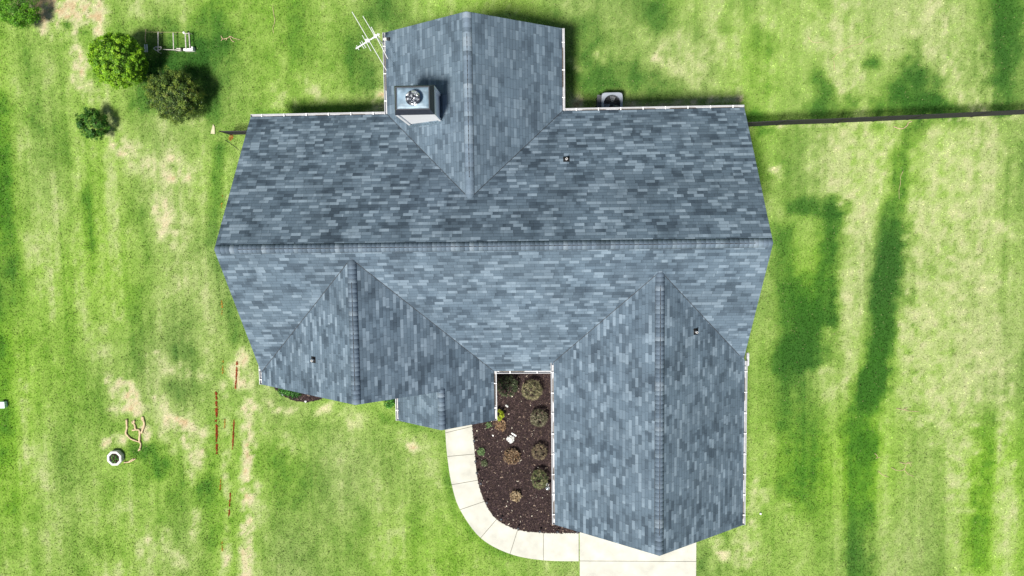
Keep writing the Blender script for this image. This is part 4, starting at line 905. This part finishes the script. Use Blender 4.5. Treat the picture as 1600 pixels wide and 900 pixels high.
# ------------------------------------------------------------------ weathered wooden frame at the upper left
fz = .32
def Fp(px, py, z=fz): return Vector((*U(px, py, z), z))
c = Fp(262,65); o = empty('play_frame', (c.x, c.y, 0), 'low weathered white wooden frame with rails and footings on the upper left lawn', 'frame')
def rail(name, pts, r, m=WOODW, z=fz, legs=True):
    bm = bmesh.new(); q = [Fp(*p, z) for p in pts]; tube(bm, q, r, 6)
    if legs:
        for e in (q[0], q[-1]): tube(bm, [(e.x,e.y,z),(e.x,e.y,-.05)], r*.8, 6)
    return obj(name, bm, m, o, world=True)
rail('rail', [(247,50),(247,81)], .026); rail('rail', [(270.5,51.5),(271.3,78)], .024); rail('rail', [(289.5,52),(290.5,76)], .03); rail('rail', [(295.3,51),(296.6,75)], .024)
rail('rail', [(289.5,53),(295.5,51.5)], .016, z=fz+.03, legs=False)
rail('crossbar', [(255,77.2),(278,78)], .018, legs=False, z=fz-.04); rail('crossbar', [(228,50),(289,50.5)], .005, m=STRAWWOOD, legs=False)
rail('post_stub', [(227.3,46),(227.6,52),(226.8,58),(227.5,66)], .018, m=STRAWWOOD, z=.15)
def blockp(name, x0p, x1p, y0p, y1p, z0, z1, m=WOODW):
    a = Fp(x0p, y0p, z1); b = Fp(x1p, y1p, z1); bm = bmesh.new(); box(bm, min(a.x,b.x), max(a.x,b.x), min(a.y,b.y), max(a.y,b.y), z0, z1)
    bmesh.ops.bevel(bm, geom=bm.edges[:], offset=.015, segments=1, affect='EDGES'); return obj(name, bm, m, o, world=True)
LG_ = mat('pale_grey_plastic', (.5,.53,.56), .6, noise=.15)
blockp('seat', 225, 227.3, 69, 81, .25, .32, LG_); blockp('seat', 228.2, 230.3, 69, 81, .25, .32, LG_)
blockp('seat_base', 286, 301, 75.5, 78.8, -.02, .30, PVC); blockp('seat_base', 298.4, 301, 72.5, 75.3, -.02, .28, PVC); blockp('end_block', 275, 282, 75, 76.2, .1, .32); blockp('end_block', 275, 282, 77.6, 78.8, .1, .32); blockp('end_block', 280, 282, 76.3, 77.5, .1, .31)
bm = bmesh.new()
for a, b in zip([(240,75.5),(243,73.3),(252,73.3),(251,77.5),(244,79)], [(243,73.3),(252,73.3),(251,77.5),(244,79),(240,75.5)]): tube(bm, [Fp(*a), Fp(*b)], .022, 6)
obj('boat_shaped_seat', bm, WOODW, o, world=True)
bm = bmesh.new(); p = Fp(287.3,51); bmesh.ops.create_uvsphere(bm, u_segments=12, v_segments=8, radius=.06); bmesh.ops.translate(bm, verts=bm.verts, vec=p); obj('knob', bm, PVC, o, world=True)

# ------------------------------------------------------------------ black chain-link fences
def fence(base_px, h, label, post_h=None, x_end=None):
    pts = [Vector((*U(*p), 0)) for p in base_px]; c = pts[0]; o = empty('fence', tuple(c), label, 'fence')
    bm = bmesh.new(); sp = .07
    for a, b in zip(pts[:-1], pts[1:]):
        L_ = (b-a).length; d = (b-a)/L_; k = -h
        while k < L_:
            for s in (1, -1):
                t0, t1 = k, k+h; z0, z1 = (0, h) if s > 0 else (h, 0)
                q0 = max(t0, 0); q1 = min(t1, L_)
                if q1-q0 > .02:
                    za = z0+(z1-z0)*(q0-t0)/h; zb = z0+(z1-z0)*(q1-t0)/h
                    nrm = Vector((-d.y, d.x, 0))*.0022*s
                    tube(bm, [a+d*q0+Vector((0,0,za+.03))+nrm, a+d*q1+Vector((0,0,zb+.03))+nrm], .0055, 3, cap=False)
            k += sp
    obj('mesh_panel', bm, BLACK, o, world=True)
    for p in pts:
        bm = bmesh.new(); tube(bm, [p-Vector((0,0,.1)), p+Vector((0,0,h+.08))], .032, 8); lathe(bm, [(.038,h+.08),(.03,h+.11),(.01,h+.13)], 10, (p.x, p.y)); obj('post', bm, BLACK, o, world=True)
    for nme, z, r in (('top_rail', h+.03, .024), ('bottom_wire', .05, .006)):
        bm = bmesh.new()
        for a, b in zip(pts[:-1], pts[1:]): tube(bm, [a+Vector((0,0,z)), b+Vector((0,0,z))], r, 6)
        obj(nme, bm, BLACK, o, world=True)
    return o
fence([(1140,199.5),(1213,195.5),(1302,192.5),(1308,192),(1364,189.6),(1417,187.2),(1517,182.6),(1612,178)], 1.6, 'long black chain link fence running right from the house')
fence([(362,210.5),(402,210)], 1.3, 'short black chain link fence panel on the left side of the house')
c = U(333.5,209,.0); bm = bmesh.new(); 
prism(bm, [(-.13,0),(.1,-.02),(.1,.35),(.03,.48),(-.03,.3)], 0, .05); bmesh.ops.bevel(bm, geom=bm.edges[:], offset=.01, segments=1, affect='EDGES')
o = obj('splash_block', bm, mat('pale_board', (.42,.40,.26), .9, noise=.15), None); o.location = (c[0], c[1], .02); tag(o, 'pale pointed board lying at the left end of the short fence', 'board')
branch('cable', [[(352,219),(360,224),(368,230),(380,240)]], 'thin dark cable on the grass below the short fence', 'cable', BLACK, z=.05, rads=.012)

# ------------------------------------------------------------------ orange and amber utility paint marks, painted blades standing in the lawn
def mark(pts, hw, dens, m, label, group=None):
    c = U(*pts[0]); V = []; r = np.random.default_rng(len(label)*3+int(pts[0][1])); q = [U(*p) for p in pts]
    for (xa, ya), (xb, yb) in zip(q[:-1], q[1:]):
        L_ = math.hypot(xb-xa, yb-ya); n = int(L_*dens)
        for i in range(n):
            t = r.random(); g_ = r.normal()*hw*.5; x = xa+(xb-xa)*t-(yb-ya)/L_*g_; y = ya+(yb-ya)*t+(xb-xa)/L_*g_
            if vnoise(np.array([x]), np.array([y]), .12, .12, 9)[0] < -.28+abs(g_)/hw*.3: continue
            a = r.random()*6.28; b = r.random()*6.28; l = .02; z = .03+.03*r.random()
            V += [(x-l*math.cos(a), y-l*math.sin(a), .0), (x+l*math.cos(a), y+l*math.sin(a), .0), (x+.03*math.cos(b), y+.03*math.sin(b), z)]
    V = np.array(V)-np.array([c[0], c[1], 0]); o = np_obj('paint_mark', V, np.arange(len(V)).reshape(-1, 3), m)
    o.location = (*c, .004); return tag(o, label, 'paint mark', group)
GO = 'orange utility paint marks on the left lawn'; GY = 'amber utility paint marks on the left lawn'
mark([(338,612),(338.5,650),(339,709)], .06, 950, ORANGE, 'longest orange paint line, left of the other marks', GO)
mark([(370.5,565),(369.5,590),(368,607)], .045, 520, ORANGE, 'orange paint line nearest the corner of the house', GO)
mark([(366,656),(365,675),(363.5,702)], .04, 420, ORANGE, 'orange paint line to the right of the longest line', GO)
mark([(360,770),(359,790),(358,806)], .04, 420, ORANGE, 'orange paint line nearest the bottom of the photo', GO)
mark([(361,207),(363,211),(359,220)], .13, 300, ORANGE, 'orange paint blotch below the short fence', GO)
mark([(347,468),(347,492)], .05, 160, YELLOW, 'faint amber paint mark highest on the grass beside the house', GY)
mark([(349,562),(348.5,584)], .05, 150, YELLOW, 'faint amber paint mark left of the orange line by the house corner', GY)
mark([(352,652),(351,672)], .045, 140, YELLOW, 'faint amber paint mark beside the middle of the longest orange line', GY)
mark([(345,748),(344.5,766)], .045, 170, YELLOW, 'faint amber paint mark below the longest orange line', GY)
mark([(347,845),(347.5,862)], .045, 110, YELLOW, 'faint amber paint mark lowest on the lawn', GY)
mark([(348,305),(346,325)], .06, 120, YELLOW, 'faint amber paint mark on the dark grass beside the main roof', GY)

# utility box at the left edge
c = U(3,633,.25); o = empty('utility_box', (*c, 0), 'small pale green utility box at the left edge of the lawn', 'utility box')
bm = bmesh.new(); box(bm, -.13, .13, -.16, .16, 0, .24); bmesh.ops.bevel(bm, geom=bm.edges[:], offset=.02, segments=2, affect='EDGES'); obj('case', bm, MINT, o)
bm = bmesh.new(); box(bm, -.14, .14, -.17, .17, .225, .26); bmesh.ops.bevel(bm, geom=bm.edges[:], offset=.01, segments=2, affect='EDGES'); obj('lid', bm, MINT, o)
# sprinkler cap / white ball right of the garage
c = U(1188,802); bm = bmesh.new(); bmesh.ops.create_uvsphere(bm, u_segments=14, v_segments=10, radius=.06); o = obj('ball', bm, PVC, smooth=True); o.location = (*c, .05); tag(o, 'small white ball on the grass right of the garage corner', 'ball')
